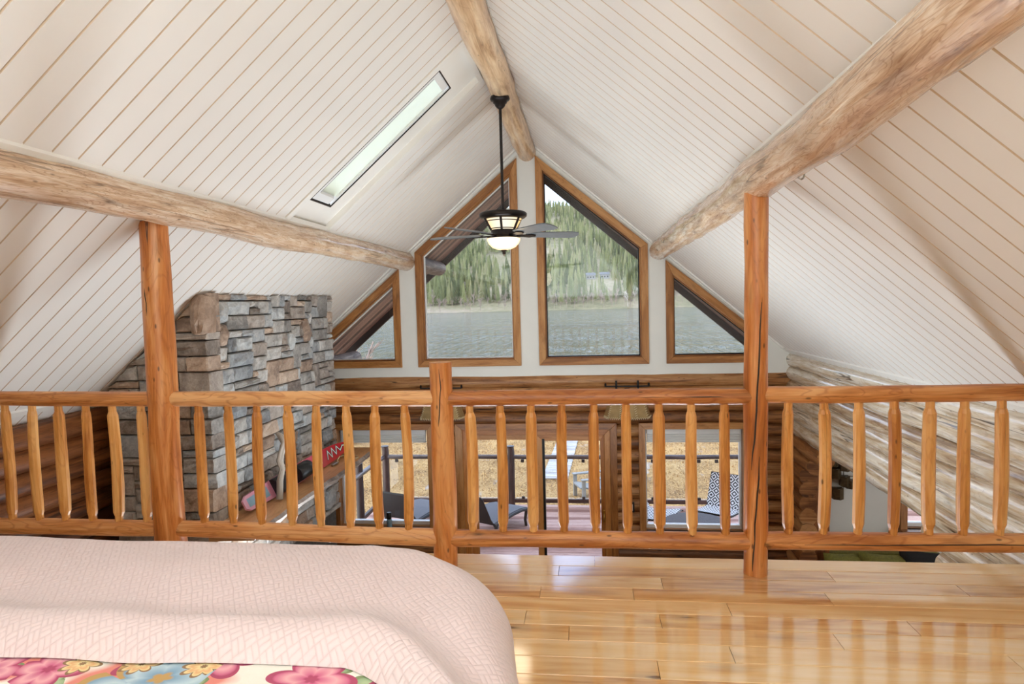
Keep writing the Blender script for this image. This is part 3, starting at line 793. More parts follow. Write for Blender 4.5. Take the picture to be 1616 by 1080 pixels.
def stone(a0, a1, b0, b1, thick, place, r, proud=None, boulder=False, wts=None):
    """place(a, b, n) -> world point; n is the distance out of the wall face"""
    g = .003; a0 += g; a1 -= g; b0 += g; b1 -= g
    pr = r.uniform(.0, .018) if proud is None else proud
    nx, ny = 4, 3
    ja = [[r.uniform(-.004, .004) for _ in range(8)], [r.uniform(-.004, .004) for _ in range(8)]]
    tilt = r.uniform(-.010, .010); tl2 = r.uniform(-.008, .008)
    V = []; F = []
    def P(u, v, ins, n):
        if boulder:
            e = .13; uu, vv = 2*u-1, 2*v-1
            k = 1-e*(uu*uu*vv*vv); u, v = (uu*k+1)/2, (vv*k+1)/2
        return place(a0+ins+(a1-a0-2*ins)*u, b0+ins+(b1-b0-2*ins)*v, n)
    grid = []
    for jy in range(ny+1):
        rowi = []
        for ix in range(nx+1):
            u, v = ix/nx, jy/ny
            ed = ix in (0, nx) or jy in (0, ny)
            uu = u+(0 if ix in (0, nx) else r.uniform(-.07, .07)); vv = v+(0 if jy in (0, ny) else r.uniform(-.09, .09))
            n = pr+tilt*(u-.5)*2+tl2*(v-.5)*2+(r.uniform(-.004, .002) if ed else r.uniform(-.007, .016)+(.02 if boulder else 0))
            V.append(P(uu, vv, .009+r.uniform(-.003, .004), n)); rowi.append(len(V)-1)
        grid.append(rowi)
    for jy in range(ny):
        for ix in range(nx): F.append((grid[jy][ix], grid[jy][ix+1], grid[jy+1][ix+1], grid[jy+1][ix]))
    loop = [grid[0][i] for i in range(nx+1)]+[grid[j][nx] for j in range(1, ny+1)]+[grid[ny][i] for i in range(nx-1, -1, -1)]+[grid[j][0] for j in range(ny-1, 0, -1)]
    uvs = [(i/nx, 0) for i in range(nx+1)]+[(1, j/ny) for j in range(1, ny+1)]+[(i/nx, 1) for i in range(nx-1, -1, -1)]+[(0, j/ny) for j in range(ny-1, 0, -1)]
    L1 = []; L2 = []
    for (u, v) in uvs:
        V.append(P(u, v, r.uniform(0, .003), pr-.016)); L1.append(len(V)-1)
    for (u, v) in uvs:
        V.append(P(u, v, 0, -thick)); L2.append(len(V)-1)
    n = len(loop)
    for A, B in ((loop, L1), (L1, L2)):
        for i in range(n): F.append((A[i], B[i], B[(i+1) % n], A[(i+1) % n]))
    m = MB(); m.add([CL(p) for p in V], F, [[(0, 0)]*len(f) for f in F])
    wts = wts or (.34, .32, .14, .20)
    return m.obj('stone', STONES[r.choices(range(4), wts)[0]], ch)
rs = random.Random(21)
CH = .06; Z0 = -.84
def clampz(x, z): return min(z, zroof(x)-.012)
rowsR = int(round((1.555-Z0)/CH)); colsR = 30; CWR = (CY1-(CY0+.17))/colsR; CH = (1.555-Z0)/rowsR
for (i, j, w, h) in pack(colsR, rowsR, 5):
    a0 = CY0+.17+i*CWR
    big = h >= 3 and rs.random() < .75
    stone(a0, a0+w*CWR, Z0+j*CH, Z0+(j+h)*CH, .05, lambda a, b, n: (CX-.012+n, a, clampz(CX-.012+n, b)), rs, proud=.02 if big else None, boulder=big)
XC0 = -3.62; colsF = 10; CWF = (CX+.0-XC0)/colsF
ZF0 = -.40; rowsF = int(round((1.555-ZF0)/CH)); hF = (1.555-ZF0)/rowsF
r2 = random.Random(8)
for (i, j, w, h) in pack(colsF, rowsF, 9):
    a0, a1, b0, b1 = XC0+i*CWF, XC0+(i+w)*CWF, ZF0+j*hF, ZF0+(j+h)*hF
    if b0 > zroof(a0 if False else a1)-.03: continue
    corner = i+w == colsF
    bd = False
    stone(a0, a1+(.012+r2.uniform(-.01, .015) if corner else 0), b0, b1, .165 if corner else .05, lambda a, b, n: (a, CY0+.012-n, clampz(a, b)), r2, wts=(.14, .22, .20, .44))
# the tall tan corner boulder under the ceiling is one of the stones: proud of both faces
bo = stone(CX-.095, CX+.038, 1.235, 1.548, .12, lambda a, b, n: (a, CY0-.015-n, b), r2, proud=.03, boulder=True)
bo.data.materials[0] = stone_mat('pale_tan_stone', (150, 124, 104), (188, 162, 140), (214, 194, 174)); bo['label'] = 'tall rounded tan corner boulder at the top of the chimney'

# mantel slab with live edge
mt = thing('mantel_shelf', 'thick live-edge wooden mantel slab jutting from the stone chimney', 'shelf', (CX, 4.40, -.2))
rows = []; m = MB(); k = 40
V = []; F = []; U = []; MI = []
for i in range(k+1):
    y_ = 2.72*i/k
    e = .385+.022*noise.noise((y_*2.1, 3, 0))+.012*noise.noise((y_*7, 9, 0))
    e2 = e-.03+.02*noise.noise((y_*4, 21, 0))
    V += [(.0, y_, 0), (e-.012, y_, 0), (e+.01, y_, -.022), (e2, y_, -.075), (.0, y_, -.09)]
for i in range(k):
    for j in range(5):
        q = (j+1) % 5; F.append((i*5+j, i*5+q, i*5+5+q, i*5+5+j)); U.append([(V[x][1], V[x][0]+V[x][2]) for x in F[-1]]); MI.append(1 if j in (1, 2) else 0)
F += [(4, 3, 2, 1, 0), tuple(k*5+j for j in range(5))]; U += [[(V[x][0], V[x][2]) for x in f] for f in F[-2:]]; MI += [0, 0]
m.add(V, F, U); m.mi = MI
m.obj('slab', [M['mantel'], M['bark']], mt)

# water ski leaning along the stones
ys0, ys1 = 4.70, 6.82
sk_ = thing('water_ski', 'pink and red slalom water ski with black bindings leaning on the chimney stones', 'water ski', (-2.66, ys0, -.198))
th = math.radians(26)       # lean back
def SKP(u, w, n):            # u along length (m), w across (0..), n thickness toward the room
    yv = u; b = (-math.sin(th)*w+math.cos(th)*n, math.cos(th)*w+math.sin(th)*n)
    return (b[0], yv, b[1])
L = ys1-ys0; m = MB(); V = []; F = []; U = []; K = 36
for i in range(K+1):
    t = i/K; u = L*t
    hw = .086*(min(1, (t/.06+.55)) if t < .03 else 1)
    if t > .72: hw = .086*math.sqrt(max(0.0, 1-((t-.72)/.285)**2.2))
    if t < .35: hw *= .74+.26*t/.35
    hw = max(hw, .006); rocker = .06*max(0, (t-.7)/.3)**2
    c = .09
    for (w, n) in ((c-hw, 0), (c-hw+.004, .016), (c+hw-.004, .016), (c+hw, 0)): V.append(SKP(u, w, n+rocker))
for i in range(K):
    for j in range(4):
        q = (j+1) % 4; F.append((i*4+j, i*4+4+j, i*4+4+q, i*4+q)); U.append([(V[x][1]/L, V[x][2]) for x in F[-1]])
F += [(0, 1, 2, 3), (K*4+3, K*4+2, K*4+1, K*4)]; U += [[(0, 0)]*4]*2
m.add(V, F, U); m.obj('board', M['ski'], sk_, smooth=False)
def quad_strip(name, pts, half, mat, n=.020, close=False):
    m = MB()
    for (u0, w0), (u1, w1) in zip(pts, pts[1:]):
        dx, dy = u1-u0, w1-w0; l = math.hypot(dx, dy); px, py = -dy/l*half, dx/l*half; ex, ey = dx/l*half*.7, dy/l*half*.7
        Q = [SKP(u0-ex+px, w0-ey+py, n), SKP(u0-ex-px, w0-ey-py, n), SKP(u1+ex-px, w1+ey-py, n), SKP(u1+ex+px, w1+ey+py, n)]
        m.add(Q, [(0, 1, 2, 3)], [[(0, 0)]*4])
    return m.obj(name, M[mat], sk_)
def rk(u): return .06*max(0, (u/L-.7)/.3)**2
zz = [(1.60, .055), (1.66, .135), (1.70, .055), (1.76, .14), (1.80, .06), (1.86, .135), (1.90, .075), (1.97, .11), (2.03, .10)]
def rocker_strip(name, pts, half, mat, dn):
    m = MB()
    for (u0, w0), (u1, w1) in zip(pts, pts[1:]):
        dx, dy = u1-u0, w1-w0; l = math.hypot(dx, dy); px, py = -dy/l*half, dx/l*half; ex, ey = dx/l*half*.7, dy/l*half*.7
        Q = [SKP(a, b, .0165+dn+rk(a)) for a, b in ((u0-ex+px, w0-ey+py), (u0-ex-px, w0-ey-py), (u1+ex-px, w1+ey-py), (u1+ex+px, w1+ey+py))]
        m.add(Q, [(0, 1, 2, 3)], [[(0, 0)]*4])
    return m.obj(name, M[mat], sk_)
rocker_strip('zigzag_print', zz, .013, 'black', .0015); rocker_strip('zigzag_print', zz, .006, 'vinyl', .003)
rocker_strip('letter_print', [(1.40, .115), (1.40, .06), (1.375, .05), (1.35, .062)], .007, 'vinyl', .002)
rocker_strip('letter_print', [(1.445+.026*math.cos(a), .085+.034*math.sin(a)) for a in [i*2*PI/12 for i in range(13)]], .007, 'vinyl', .002)
m = MB(); Q = [SKP(a, b, .0175) for a, b in ((.05, .055), (.05, .125), (.38, .135), (.38, .05))]; m.add(Q, [(0, 3, 2, 1)], [[(0, 0)]*4]); m.obj('tail_pad', M['bottleblue'], sk_)
def boot(u0, u1, hh):
    m = MB(); n = 7; V = []; F = []
    for i in range(9):
        t = i/8; u = u0+(u1-u0)*t
        hgt = .03+hh*(math.sin(PI*min(1, t*1.15+.1))**.7 if t < .85 else .35)
        for j in range(n+1):
            a = PI*j/n; V.append(SKP(u+.012*math.sin(a)*(t-.5), .09+.078*math.cos(a), .016+hgt*math.sin(a)**.8))
    for i in range(8):
        for j in range(n): F.append((i*(n+1)+j, (i+1)*(n+1)+j, (i+1)*(n+1)+j+1, i*(n+1)+j+1))
    F += [tuple(range(n+1)), tuple(8*(n+1)+j for j in range(n, -1, -1))]
    m.add(V, F, [[(0, 0)]*len(f) for f in F]); return m.obj('binding', M['rubber'], sk_, smooth=True)
boot(.46, .78, .07); boot(.86, 1.14, .13)
MB().tube([SKP(1.00, .08, .13), SKP(.95, .0, .17), SKP(.90, -.03, .16)], [.02, .026, .008], 8).obj('strap', M['rubber'], sk_, smooth=True)
MB().tube([SKP(.76, .15, .03), SKP(.85, .165, .05), SKP(.92, .15, .04)], [.012, .014, .01], 8).obj('strap', M['rubber'], sk_, smooth=True)

# driftwood stick
ds = MB().tube([(0, 0, .012), (.0, .01, .06), (-.005, .03, .16), (.012, .05, .26), (-.015, .06, .33), (.0, .085, .42), (.012, .10, .475), (-.03, .13, .52), (-.075, .16, .545)],
               [.03, .026, .027, .024, .029, .025, .028, .027, .012], 10, True, jit=.25, seed=4).obj('driftwood_stick', M['drift'], smooth=True, loc=(-2.60, 5.10, -.197))
tag(ds, 'bleached crooked driftwood stick propped upright against the water ski', 'driftwood')
rp = thing('cord', 'short looped pale cord with metal snap lying on the mantel shelf', 'cord', (-2.60, 6.35, -.198))
MB().tube([(.0, -.12, .012), (.01, -.04, .014), (.02, .0, .012)], [.012, .016, .009], 8, jit=.3).obj('snap', M['steel'], rp, smooth=True)
MB().tube([(.02, 0, .01), (-.02, .08, .02), (-.04, .2, .03), (.0, .30, .02), (.10, .33, .008), (.14, .26, .006), (.10, .16, .006)], [.006]*7, 6).obj('loop', M['lace'], rp, smooth=True)

# ------------------------------------------------------------------ ceiling fan
FN = thing('ceiling_fan', 'dark bronze five-bladed ceiling fan with lit bowl hanging from the ridge log', 'fan', (XR, 5.53, 3.15))
def fz(z): return z-3.15
MB().lathe([(.078, 0.01), (.084, -.012), (.078, -.022), (.060, -.03), (.058, -.045), (.045, -.055), (.043, -.068), (.028, -.085), (.014, -.095)], 24).obj('canopy', M['bronze'], FN, smooth=True)
MB().tube([(0, 0, -.09), (0, 0, fz(2.19))], [.0125]*2, 12).obj('downrod', M['bronze'], FN, smooth=True)
hb = MB().lathe([(.02, fz(2.205)), (.19, fz(2.19)), (.205, fz(2.178)), (.203, fz(2.155)), (.185, fz(2.14)), (.165, fz(2.135)), (.10, fz(2.13))], 36).obj('housing', M['bronze'], FN, smooth=True)
MB().lathe([(.10, fz(2.05)), (.108, fz(2.035)), (.105, fz(2.0)), (.115, fz(1.985)), (.14, fz(1.978)), (.14, fz(1.970)), (.08, fz(1.968))], 32).obj('collar', M['bronze'], FN, smooth=True)
MB().lathe([(.158, fz(2.132)), (.108, fz(2.042))], 36, cap=False).obj('glass_panel', M['amber'], FN, smooth=True)
for i in range(6):
    a = PI/6+i*PI/3
    rb = MB().tube([(.166*math.cos(a), .166*math.sin(a), fz(2.14)), (.112*math.cos(a), .112*math.sin(a), fz(2.038))], [.011, .010], 8).obj('rib', M['bronze'], FN)
for z_ in (2.115, 2.052):
    rr = .158-.05*(2.132-z_)/.09
    MB().lathe([(rr+.002, fz(z_)-.004), (rr+.006, fz(z_)), (rr+.002, fz(z_)+.004)], 36, cap=False).obj('rib', M['bronze'], FN)
MB().lathe([(.142, fz(1.970)), (.142, fz(1.955)), (.128, fz(1.925)), (.10, fz(1.895)), (.06, fz(1.878)), (.018, fz(1.872))], 32).obj('light_bowl', M['bowl'], FN, smooth=True)
MB().lathe([(.024, fz(1.876)), (.028, fz(1.868)), (.012, fz(1.855)), (.016, fz(1.845)), (.004, fz(1.822))], 16).obj('finial', M['bronze'], FN, smooth=True)
bz = fz(2.005)
for i, ad in enumerate((239, 311, 23, 95, 167)):
    a = math.radians(ad); ca, sa = math.cos(a), math.sin(a)
    pit = math.radians(-13)
    def BP(u, w, n):
        x, yv, z = u, w*math.cos(pit)-n*math.sin(pit), w*math.sin(pit)+n*math.cos(pit)
        return (x*ca-yv*sa, x*sa+yv*ca, bz+z)
    out = [(.20, -.045), (.30, -.062), (.60, -.078), (.665, -.066), (.685, -.02), (.685, .02), (.665, .066), (.60, .078), (.30, .062), (.20, .045)]
    V = [BP(u, w, n) for n in (-.004, .004) for u, w in out]; n = len(out)
    F = [tuple(range(n))[::-1], tuple(range(n, 2*n))]+[(q, (q+1) % n, (q+1) % n+n, q+n) for q in range(n)]
    m = MB(); m.add(V, F, [[(V[x][0], V[x][1]) for x in f] for f in F]); b = m.obj('blade', M['blade'], FN)
    V = [BP(u, w, n-.012) for n in (-.004, .006) for u, w in ((.10, -.014), (.18, -.02), (.24, -.034), (.285, -.012), (.285, .012), (.24, .034), (.18, .02), (.10, .014))]; n = 8
    F = [tuple(range(n))[::-1], tuple(range(n, 2*n))]+[(q, (q+1) % n, (q+1) % n+n, q+n) for q in range(n)]
    m = MB(); m.add(V, F, [[(0, 0)]*len(f) for f in F]); m.obj('blade_arm', M['bronze'], b)
light('fan_lamp', 'POINT', (XR, 5.53, 1.80), 4, (1, .8, .55), .14)

# ------------------------------------------------------------------ wall sconces, switch, bottle
for xc, lab in ((-1.83, 'rawhide wall sconce with laced edges above the left side of the glass door'), (.475, 'rawhide wall sconce on black iron bracket above the right side of the glass door')):
    s = thing('wall_sconce', lab, 'lamp', (xc, 7.955, 0), 0, 'rawhide sconces on the log wall')
    bt = [(-.285, 0), (-.24, -.16), (-.10, -.21), (.10, -.21), (.24, -.16), (.285, 0)]; V = [(x, y, 0.0) for x, y in bt]+[(x*.72, y*.7, .255) for x, y in bt]
    m = MB(); m.add(V, [(i, i+1, i+7, i+6) for i in range(5)], [[(0, 0)]*4]*5); o = m.obj('shade', M['shade'], s)
    md = o.modifiers.new('thick', 'SOLIDIFY'); md.thickness = .006
    m = MB()
    for i in range(5):
        p, q = Vector(V[i]), Vector(V[i+1]); nseg = max(3, int((q-p).length/.022))
        for j in range(nseg):
            c = p.lerp(q, (j+.5)/nseg); out = Vector((0, -.008, 0))
            m.tube([c+out+Vector((-.006, 0, -.012)), c+out+Vector((.006, 0, .014))], [.0032]*2, 5)
        p, q = Vector(V[i]), Vector(V[i+6])
        if i: 
            for j in range(10):
                c = p.lerp(q, (j+.5)/10); m.tube([c+Vector((-.013, -.006, -.008)), c+Vector((.013, -.006, .008))], [.0032]*2, 5)
    m.obj('lacing', M['lace'], s)['kind'] = 'stuff'
    m = MB(); m.box(-.26, .26, -.05, -.035, .362, .378); br_ = m.obj('bracket', M['iron'], s)
    for x in (-.13, .13): MB().box(x-.012, x+.012, -.05, -.03, .25, .44).obj('upright', M['iron'], s)
    for x in (-.26, .26): MB().lathe([(.002, .03), (.014, .012), (.012, -.005), (.018, -.012), (.004, -.02)], 10, c=(x, -.042, .385)).obj('finial', M['iron'], s, smooth=True)
    MB().box(-.03, .03, -.012, .03, .1, .34).obj('back_plate', M['iron'], s)
sw = thing('light_switch', 'white light switch in black frame on the logs right of the glass door', 'switch', (.505, 7.955, -1.14))
MB().box(-.04, .04, -.012, .012, -.065, .065).obj('frame', M['black'], sw, bevel=.004)
MB().box(-.018, .018, -.02, -.01, -.04, .04).obj('rocker', M['vinyl'], sw, bevel=.002)
bt_ = thing('bottle', 'tiny blue-grey bottle with black cap standing on the window sill', 'bottle', (-2.565, 7.91, -1.43))
MB().lathe([(.030, 0), (.034, .008), (.034, .10), (.028, .12)], 16).obj('glass_body', M['bottleblue'], bt_, smooth=True)
MB().lathe([(.029, .12), (.031, .125), (.030, .20), (.026, .205)], 16).obj('cap', M['rubber'], bt_, smooth=True)

# ------------------------------------------------------------------ wing: sculpture, sofa, cushions
sc = thing('wall_sculpture', 'abstract bronze wall sculpture of small open boxes on thin rods', 'sculpture', (3.03, 8.02, -.57))
blocks = [(-.35, .23, .085), (-.10, .25, .10), (.05, .23, .08), (-.02, .11, .09), (-.16, .02, .10), (-.02, -.03, .11), (-.12, -.13, .10), (-.32, -.12, .09), (-.34, .01, .06), (.08, .04, .10),
          (.38, .02, .10), (.50, .02, .09), (.36, .17, .08), (.46, -.08, .08), (.30, -.17, .10), (-.02, -.22, .10), (.04, -.26, .085), (-.10, -.37, .11)]
for i, (x, z, s_) in enumerate(blocks):
    rr = random.Random(i); t_ = rr.uniform(.2, .5); o = MB(); h = s_*.62
    y1 = -.03; y0 = -.03-s_*.8
    # two folded plates making an open cube
    o.prism([(x-h*.9, y0+.01), (x, y0-.02), (x, y0-.014), (x-h*.9, y0+.016)], z-h, z+h*.9, 'z'); o.prism([(x, y0-.02), (x+h*.9, y0+.03), (x+h*.9, y0+.036), (x, y0-.014)], z-h*1.05, z+h, 'z')
    o.box(x-h*.9, x-h*.9+.006, y0+.01, y1, z-h, z+h*.9); o.box(x-h*.8, x+h*.8, y0+.02, y1, z+h*.8, z+h*.8+.006)
    o.obj('box', M['artbrass'], sc)
for x0, x1, z0, z1 in ((-.42, .55, .02, .02), (-.42, .1, -.07, -.07), (-.40, .2, .26, .26), (.2, .62, -.08, -.08), (-.2, .6, -.18, -.18), (-.20, .22, -.31, -.31), (.2, .6, .14, .14),
                       (-.15, -.15, -.1, .3), (-.02, -.02, -.3, .3), (.36, .36, -.32, .22), (.44, .44, -.05, .2), (-.31, -.31, -.2, .3)):
    MB().tube([(x0, -.03, z0), (x1, -.03, z1)], [.0045]*2, 6).obj('rod', M['artbrass'], sc)
so = thing('sofa', 'olive green velvet sofa against the white wall, behind the railing', 'sofa', (3.35, 7.45, FZ))
MB().box(-.68, .62, -.35, .42, .10, .42).obj('base', M['olive'], so, bevel=.04)
MB().box(-.68, .62, .20, .45, .42, .96).obj('backrest', M['olive'], so, bevel=.06)
for x in (-.68, .48): MB().box(x, x+.16, -.35, .42, .4, .66).obj('armrest', M['olive'], so, bevel=.05)
for x in (-.6, .5):
    for y_ in (-.3, .34): MB().tube([(x, y_, 0), (x, y_, .11)], [.025]*2, 8).obj('leg', M['fascia'], so)
def cushion(name, lab, loc, w, h, t, mat, rz=0, tilt=0):
    m = MB(); n = 12; V = []; F = []; U = []
    for sgn in (1, -1):
        for i in range(n+1):
            for j in range(n+1):
                u, v = 2*i/n-1, 2*j/n-1
                k = 1-.06*(u*u*(1-v*v)+v*v*(1-u*u))*1.2
                d_ = t/2*((1-u**4)*(1-v**4))**.5
                V.append((u*w/2*(1-.07*(1-v*v)*u*u), -sgn*d_, h/2+v*h/2*(1-.07*(1-u*u)*v*v)))
    q = (n+1)**2
    for s_ in range(2):
        for i in range(n):
            for j in range(n):
                a = s_*q+i*(n+1)+j; f = (a, a+n+1, a+n+2, a+1); F.append(f if s_ == 0 else f[::-1]); U.append([(V[x][0], V[x][2]) for x in f])
    m.add(V, F, U); o = m.obj(name, M[mat], smooth=True, loc=loc); o.rotation_euler = (tilt, 0, rz); tag(o, lab, 'cushion'); return o
cushion('cushion', 'olive velvet cushion at the left end of the green sofa', (2.86, 7.42, FZ+.42), .50, .60, .18, 'olive', .1, -.15)
cushion('cushion', 'wide olive velvet cushion in the middle of the green sofa', (3.28, 7.36, FZ+.42), .62, .62, .2, 'olive', -.05, -.15)
pc = cushion('cushion', 'black cushion with an orange cross band at the right end of the sofa', (3.66, 7.28, FZ+.46), .60, .64, .2, 'cushdark', -.2, -.18)
for a in (0, 1):
    m = MB(); V = []; F = []
    for i in range(9):
        t_ = -.26+.52*i/8; e = .035
        d_ = .104*math.sqrt(max(0, (1-(t_/.28)**4)))
        for s_ in (-e, e): V.append((t_, -d_, .30+s_) if a == 0 else (s_, -d_, .30+t_))
    F = [(2*i, 2*i+2, 2*i+3, 2*i+1) for i in range(8)]
    m.add(V, F, [[(0, 0)]*4]*8); m.obj('orange_band', M['cushorange'], pc)

# ------------------------------------------------------------------ bed
bd = thing('bed', 'bed under the pink coverlet beside the railing', 'bed', (-1.6, 1.35, 0))
MB().box(-1.5, 1.17, -1.3, .70, .05, .30).obj('base', M['subfloor'], bd, bevel=.02)
MB().box(-1.5, 1.19, -1.3, .72, .30, .52).obj('mattress', M['mattress'], bd, bevel=.06)
for x in (-1.4, 1.1):
    for y_ in (-1.2, .6): MB().box(x-.03, x+.03, y_-.03, y_+.03, 0, .06).obj('leg', M['subfloor'], bd)
def drape(name, mat, lab, cat, top, ins, x0, x1, yn, yf, step, hem):
    RX, RY, RAD, rho = -.39-ins, 2.08-ins, .42, .17
    nx = int((x1-x0)/step); ny = int((yf-yn(x0))/step)
    V = []; UVv = []
    for i in range(nx+1):
        x = x0+(x1-x0)*i/nx; y_0 = yn(x)
        for j in range(ny+1):
            y_ = y_0+(yf-y_0)*j/ny
            qx, qy = x-(RX-RAD), y_-(RY-RAD)
            if qx <= 0 and qy <= 0: e = max(qx, qy)-RAD; dx, dy = (1, 0) if qx > qy else (0, 1)
            elif qx > 0 and qy > 0: l = math.hypot(qx, qy); e = l-RAD; dx, dy = qx/l, qy/l
            elif qx > 0: e = qx-RAD; dx, dy = 1, 0
            else: e = qy-RAD; dx, dy = 0, 1
            z = top; px, py = x, y_
            if e > 0:
                bx_, by_ = x-dx*e, y_-dy*e; s_ = e/rho
                fold = .02*math.sin(8*(x*dy-y_*dx)*1.6+1.2)*min(1, e/.3)
                if s_ < PI/2: off, dr = rho*math.sin(s_), rho*(1-math.cos(s_))
                else: off, dr = rho+.10*(e-rho*PI/2), rho+(e-rho*PI/2)
                off += fold
                px, py, z = bx_+dx*off, by_+dy*off, top-dr
            lowf = .022*noise.noise((x*1.7, y_*2.4, 1.0))+.010*noise.noise((x*4.1, y_*6.3, 5.0))
            z += lowf*(1 if e < .05 else .4)
            if hem:
                g = (y_-y_0)
                z += .045*math.exp(-((g-.10)/.085)**2)*(1+.3*noise.noise((x*2.2, 0, 8)))-(.032*max(0, 1-g/.05)**2)
                z += -.02*math.exp(-((g-.30)/.10)**2)
            px += .09*max(0, 1.95-y_)*min(1, max(0, (x+1.1)/.7))
            V.append((px, py, max(z, .03))); UVv.append((x, y_))
    F = [(i*(ny+1)+j, (i+1)*(ny+1)+j, (i+1)*(ny+1)+j+1, i*(ny+1)+j+1) for i in range(nx) for j in range(ny)]
    m = MB(); m.add(V, F, [[UVv[q] for q in f] for f in F])
    o = m.obj(name, M[mat], smooth=True); return tag(o, lab, cat)
def hem_y(x): return 1.40+.012*noise.noise((x*2.5, 0, 3)) if x < -.62 else 1.40-.55*min(1, (x+.62)/.45)**1.6
drape('coverlet', 'coverlet', 'pale pink basket-weave quilted coverlet spread over the bed', 'coverlet', .60, 0, -3.1, .12, hem_y, 2.50, .0125, True)
drape('floral_quilt', 'floral', 'floral printed quilt showing beneath the pink coverlet edge', 'quilt', .575, .02, -3.1, .10, lambda x: .25, 2.0, .04, False)

# ================================================================== outside
# roof overhang: soffit planks, fascia, plate logs
ro = struct(MB().prism([(XR, ZR+.32), (-4.4, zroof(-4.4)+.32), (-4.4, zroof(-4.4)+.08), (XR, ZR+.08)], 8.2, 9.92).prism([(XR, ZR+.32), (3.0, zroof(3.0)+.32), (3.0, zroof(3.0)+.08), (XR, ZR+.08)], 8.2, 9.92).obj('roof_overhang', M['fascia']))
for side in (-1, 1):
    for k in range(14):
        y0 = 8.2+k*.123; x1 = XR+side*3.6
        MB().prism([(XR, ZR+.02), (x1, zroof(x1)+.02), (x1, zroof(x1)+.08), (XR, ZR+.08)], y0+.003, y0+.120, udir=(side*1, -T)).obj('plank', M['soffit'], ro)
    MB().prism([(XR, ZR-.10), (x1, zroof(x1)-.10), (x1, zroof(x1)+.32), (XR, ZR+.32)], 9.92, 9.97, udir=(side, -T)).obj('fascia', M['fascia'], ro)
for x_, z_ in ((-2.25, 1.975), (.885, 2.006)): log((x_, 8.15, z_), (x_, 9.86, z_), .114, .108).obj('log_end', M['greylog'], ro, smooth=True)
pl = log((XL+.1, 8.16, .62), (XL+.1, 9.8, .62), .11, .11).obj('log_end', M['greylog'], ro, smooth=True)

# deck
dk = struct(MB().box(-4.25, 7.0, 8.25, 12.3, FZ-.35, FZ-.06).obj('deck', M['darkpost']))
me = None; yy = 8.22
while yy < 12.25:
    o = MB().box(-4.25, 7.0, 0, .134, -.034, 0).obj('plank', M['deck'], dk, bevel=.003, loc=(0, yy, FZ)); yy += .14
dr = thing('deck_railing', 'dark brown log deck railing with glass panels facing the lake', 'railing', (-1.5, 12.17, FZ))
def DL(x, y, z): return (x+1.5, y-12.17, z-FZ)
px_ = [-3.98, -1.5, .95, 3.42, 5.9]
for i, x in enumerate(px_):
    MB().tube([DL(x, 12.17, FZ), DL(x+.01, 12.17, -1.42), DL(x, 12.17, -1.335)], [.072, .068, .066], 12, jit=.06, seed=i).obj('post', M['darkpost'], dr, smooth=True)
    c = MB().lathe([(.075, 0), (.078, .012), (.02, .02)], 12, c=DL(x, 12.17, -1.335)).obj('post_cap', M['wetrail'], dr)
for a, b in zip(px_, px_[1:]):
    log(DL(a+.05, 12.17, -1.535), DL(b-.05, 12.17, -1.535), .042, .042, .25, 10, .012, .1).obj('top_rail', M['wetrail'], dr, smooth=True)
    MB().box(DL(a+.06, 0, 0)[0], DL(b-.06, 0, 0)[0], -.03, .03, -2.425-FZ, -2.35-FZ).obj('bottom_rail', M['darkpost'], dr, bevel=.01)
    md_ = (a+b)/2
    for (g0, g1) in ((a+.09, md_-.02), (md_+.02, b-.09)):
        MB().box(DL(g0, 0, 0)[0], DL(g1, 0, 0)[0], -.004, .004, -2.33-FZ, -1.60-FZ).obj('glass_panel', M['glass'], dr)
        for q in (g0+.14, g1-.14):
            for z0 in (-1.64, -2.36): MB().box(DL(q-.03, 0, 0)[0], DL(q+.03, 0, 0)[0], -.018, .018, z0-FZ, z0+.055-FZ).obj('clip', M['fascia'], dr)
ds_ = thing('deck_railing', 'dark log railing along the left side of the deck, seen past the chimney', 'railing', (-4.05, 10.9, FZ))
for i, y_ in enumerate((0, -1.6)):
    MB().tube([(0, y_, 0), (0, y_, 1.15)], [.07, .066], 12, jit=.06, seed=i+9).obj('post', M['darkpost'], ds_, smooth=True)
log((.03, -2.6, .965), (.05, 1.22, .965), .045, .042, .25, 10, .012, .1).obj('top_rail', M['wetrail'], ds_, smooth=True)
MB().box(-.03, .03, -2.6, 1.2, .09, .16).obj('bottom_rail', M['darkpost'], ds_, bevel=.01)

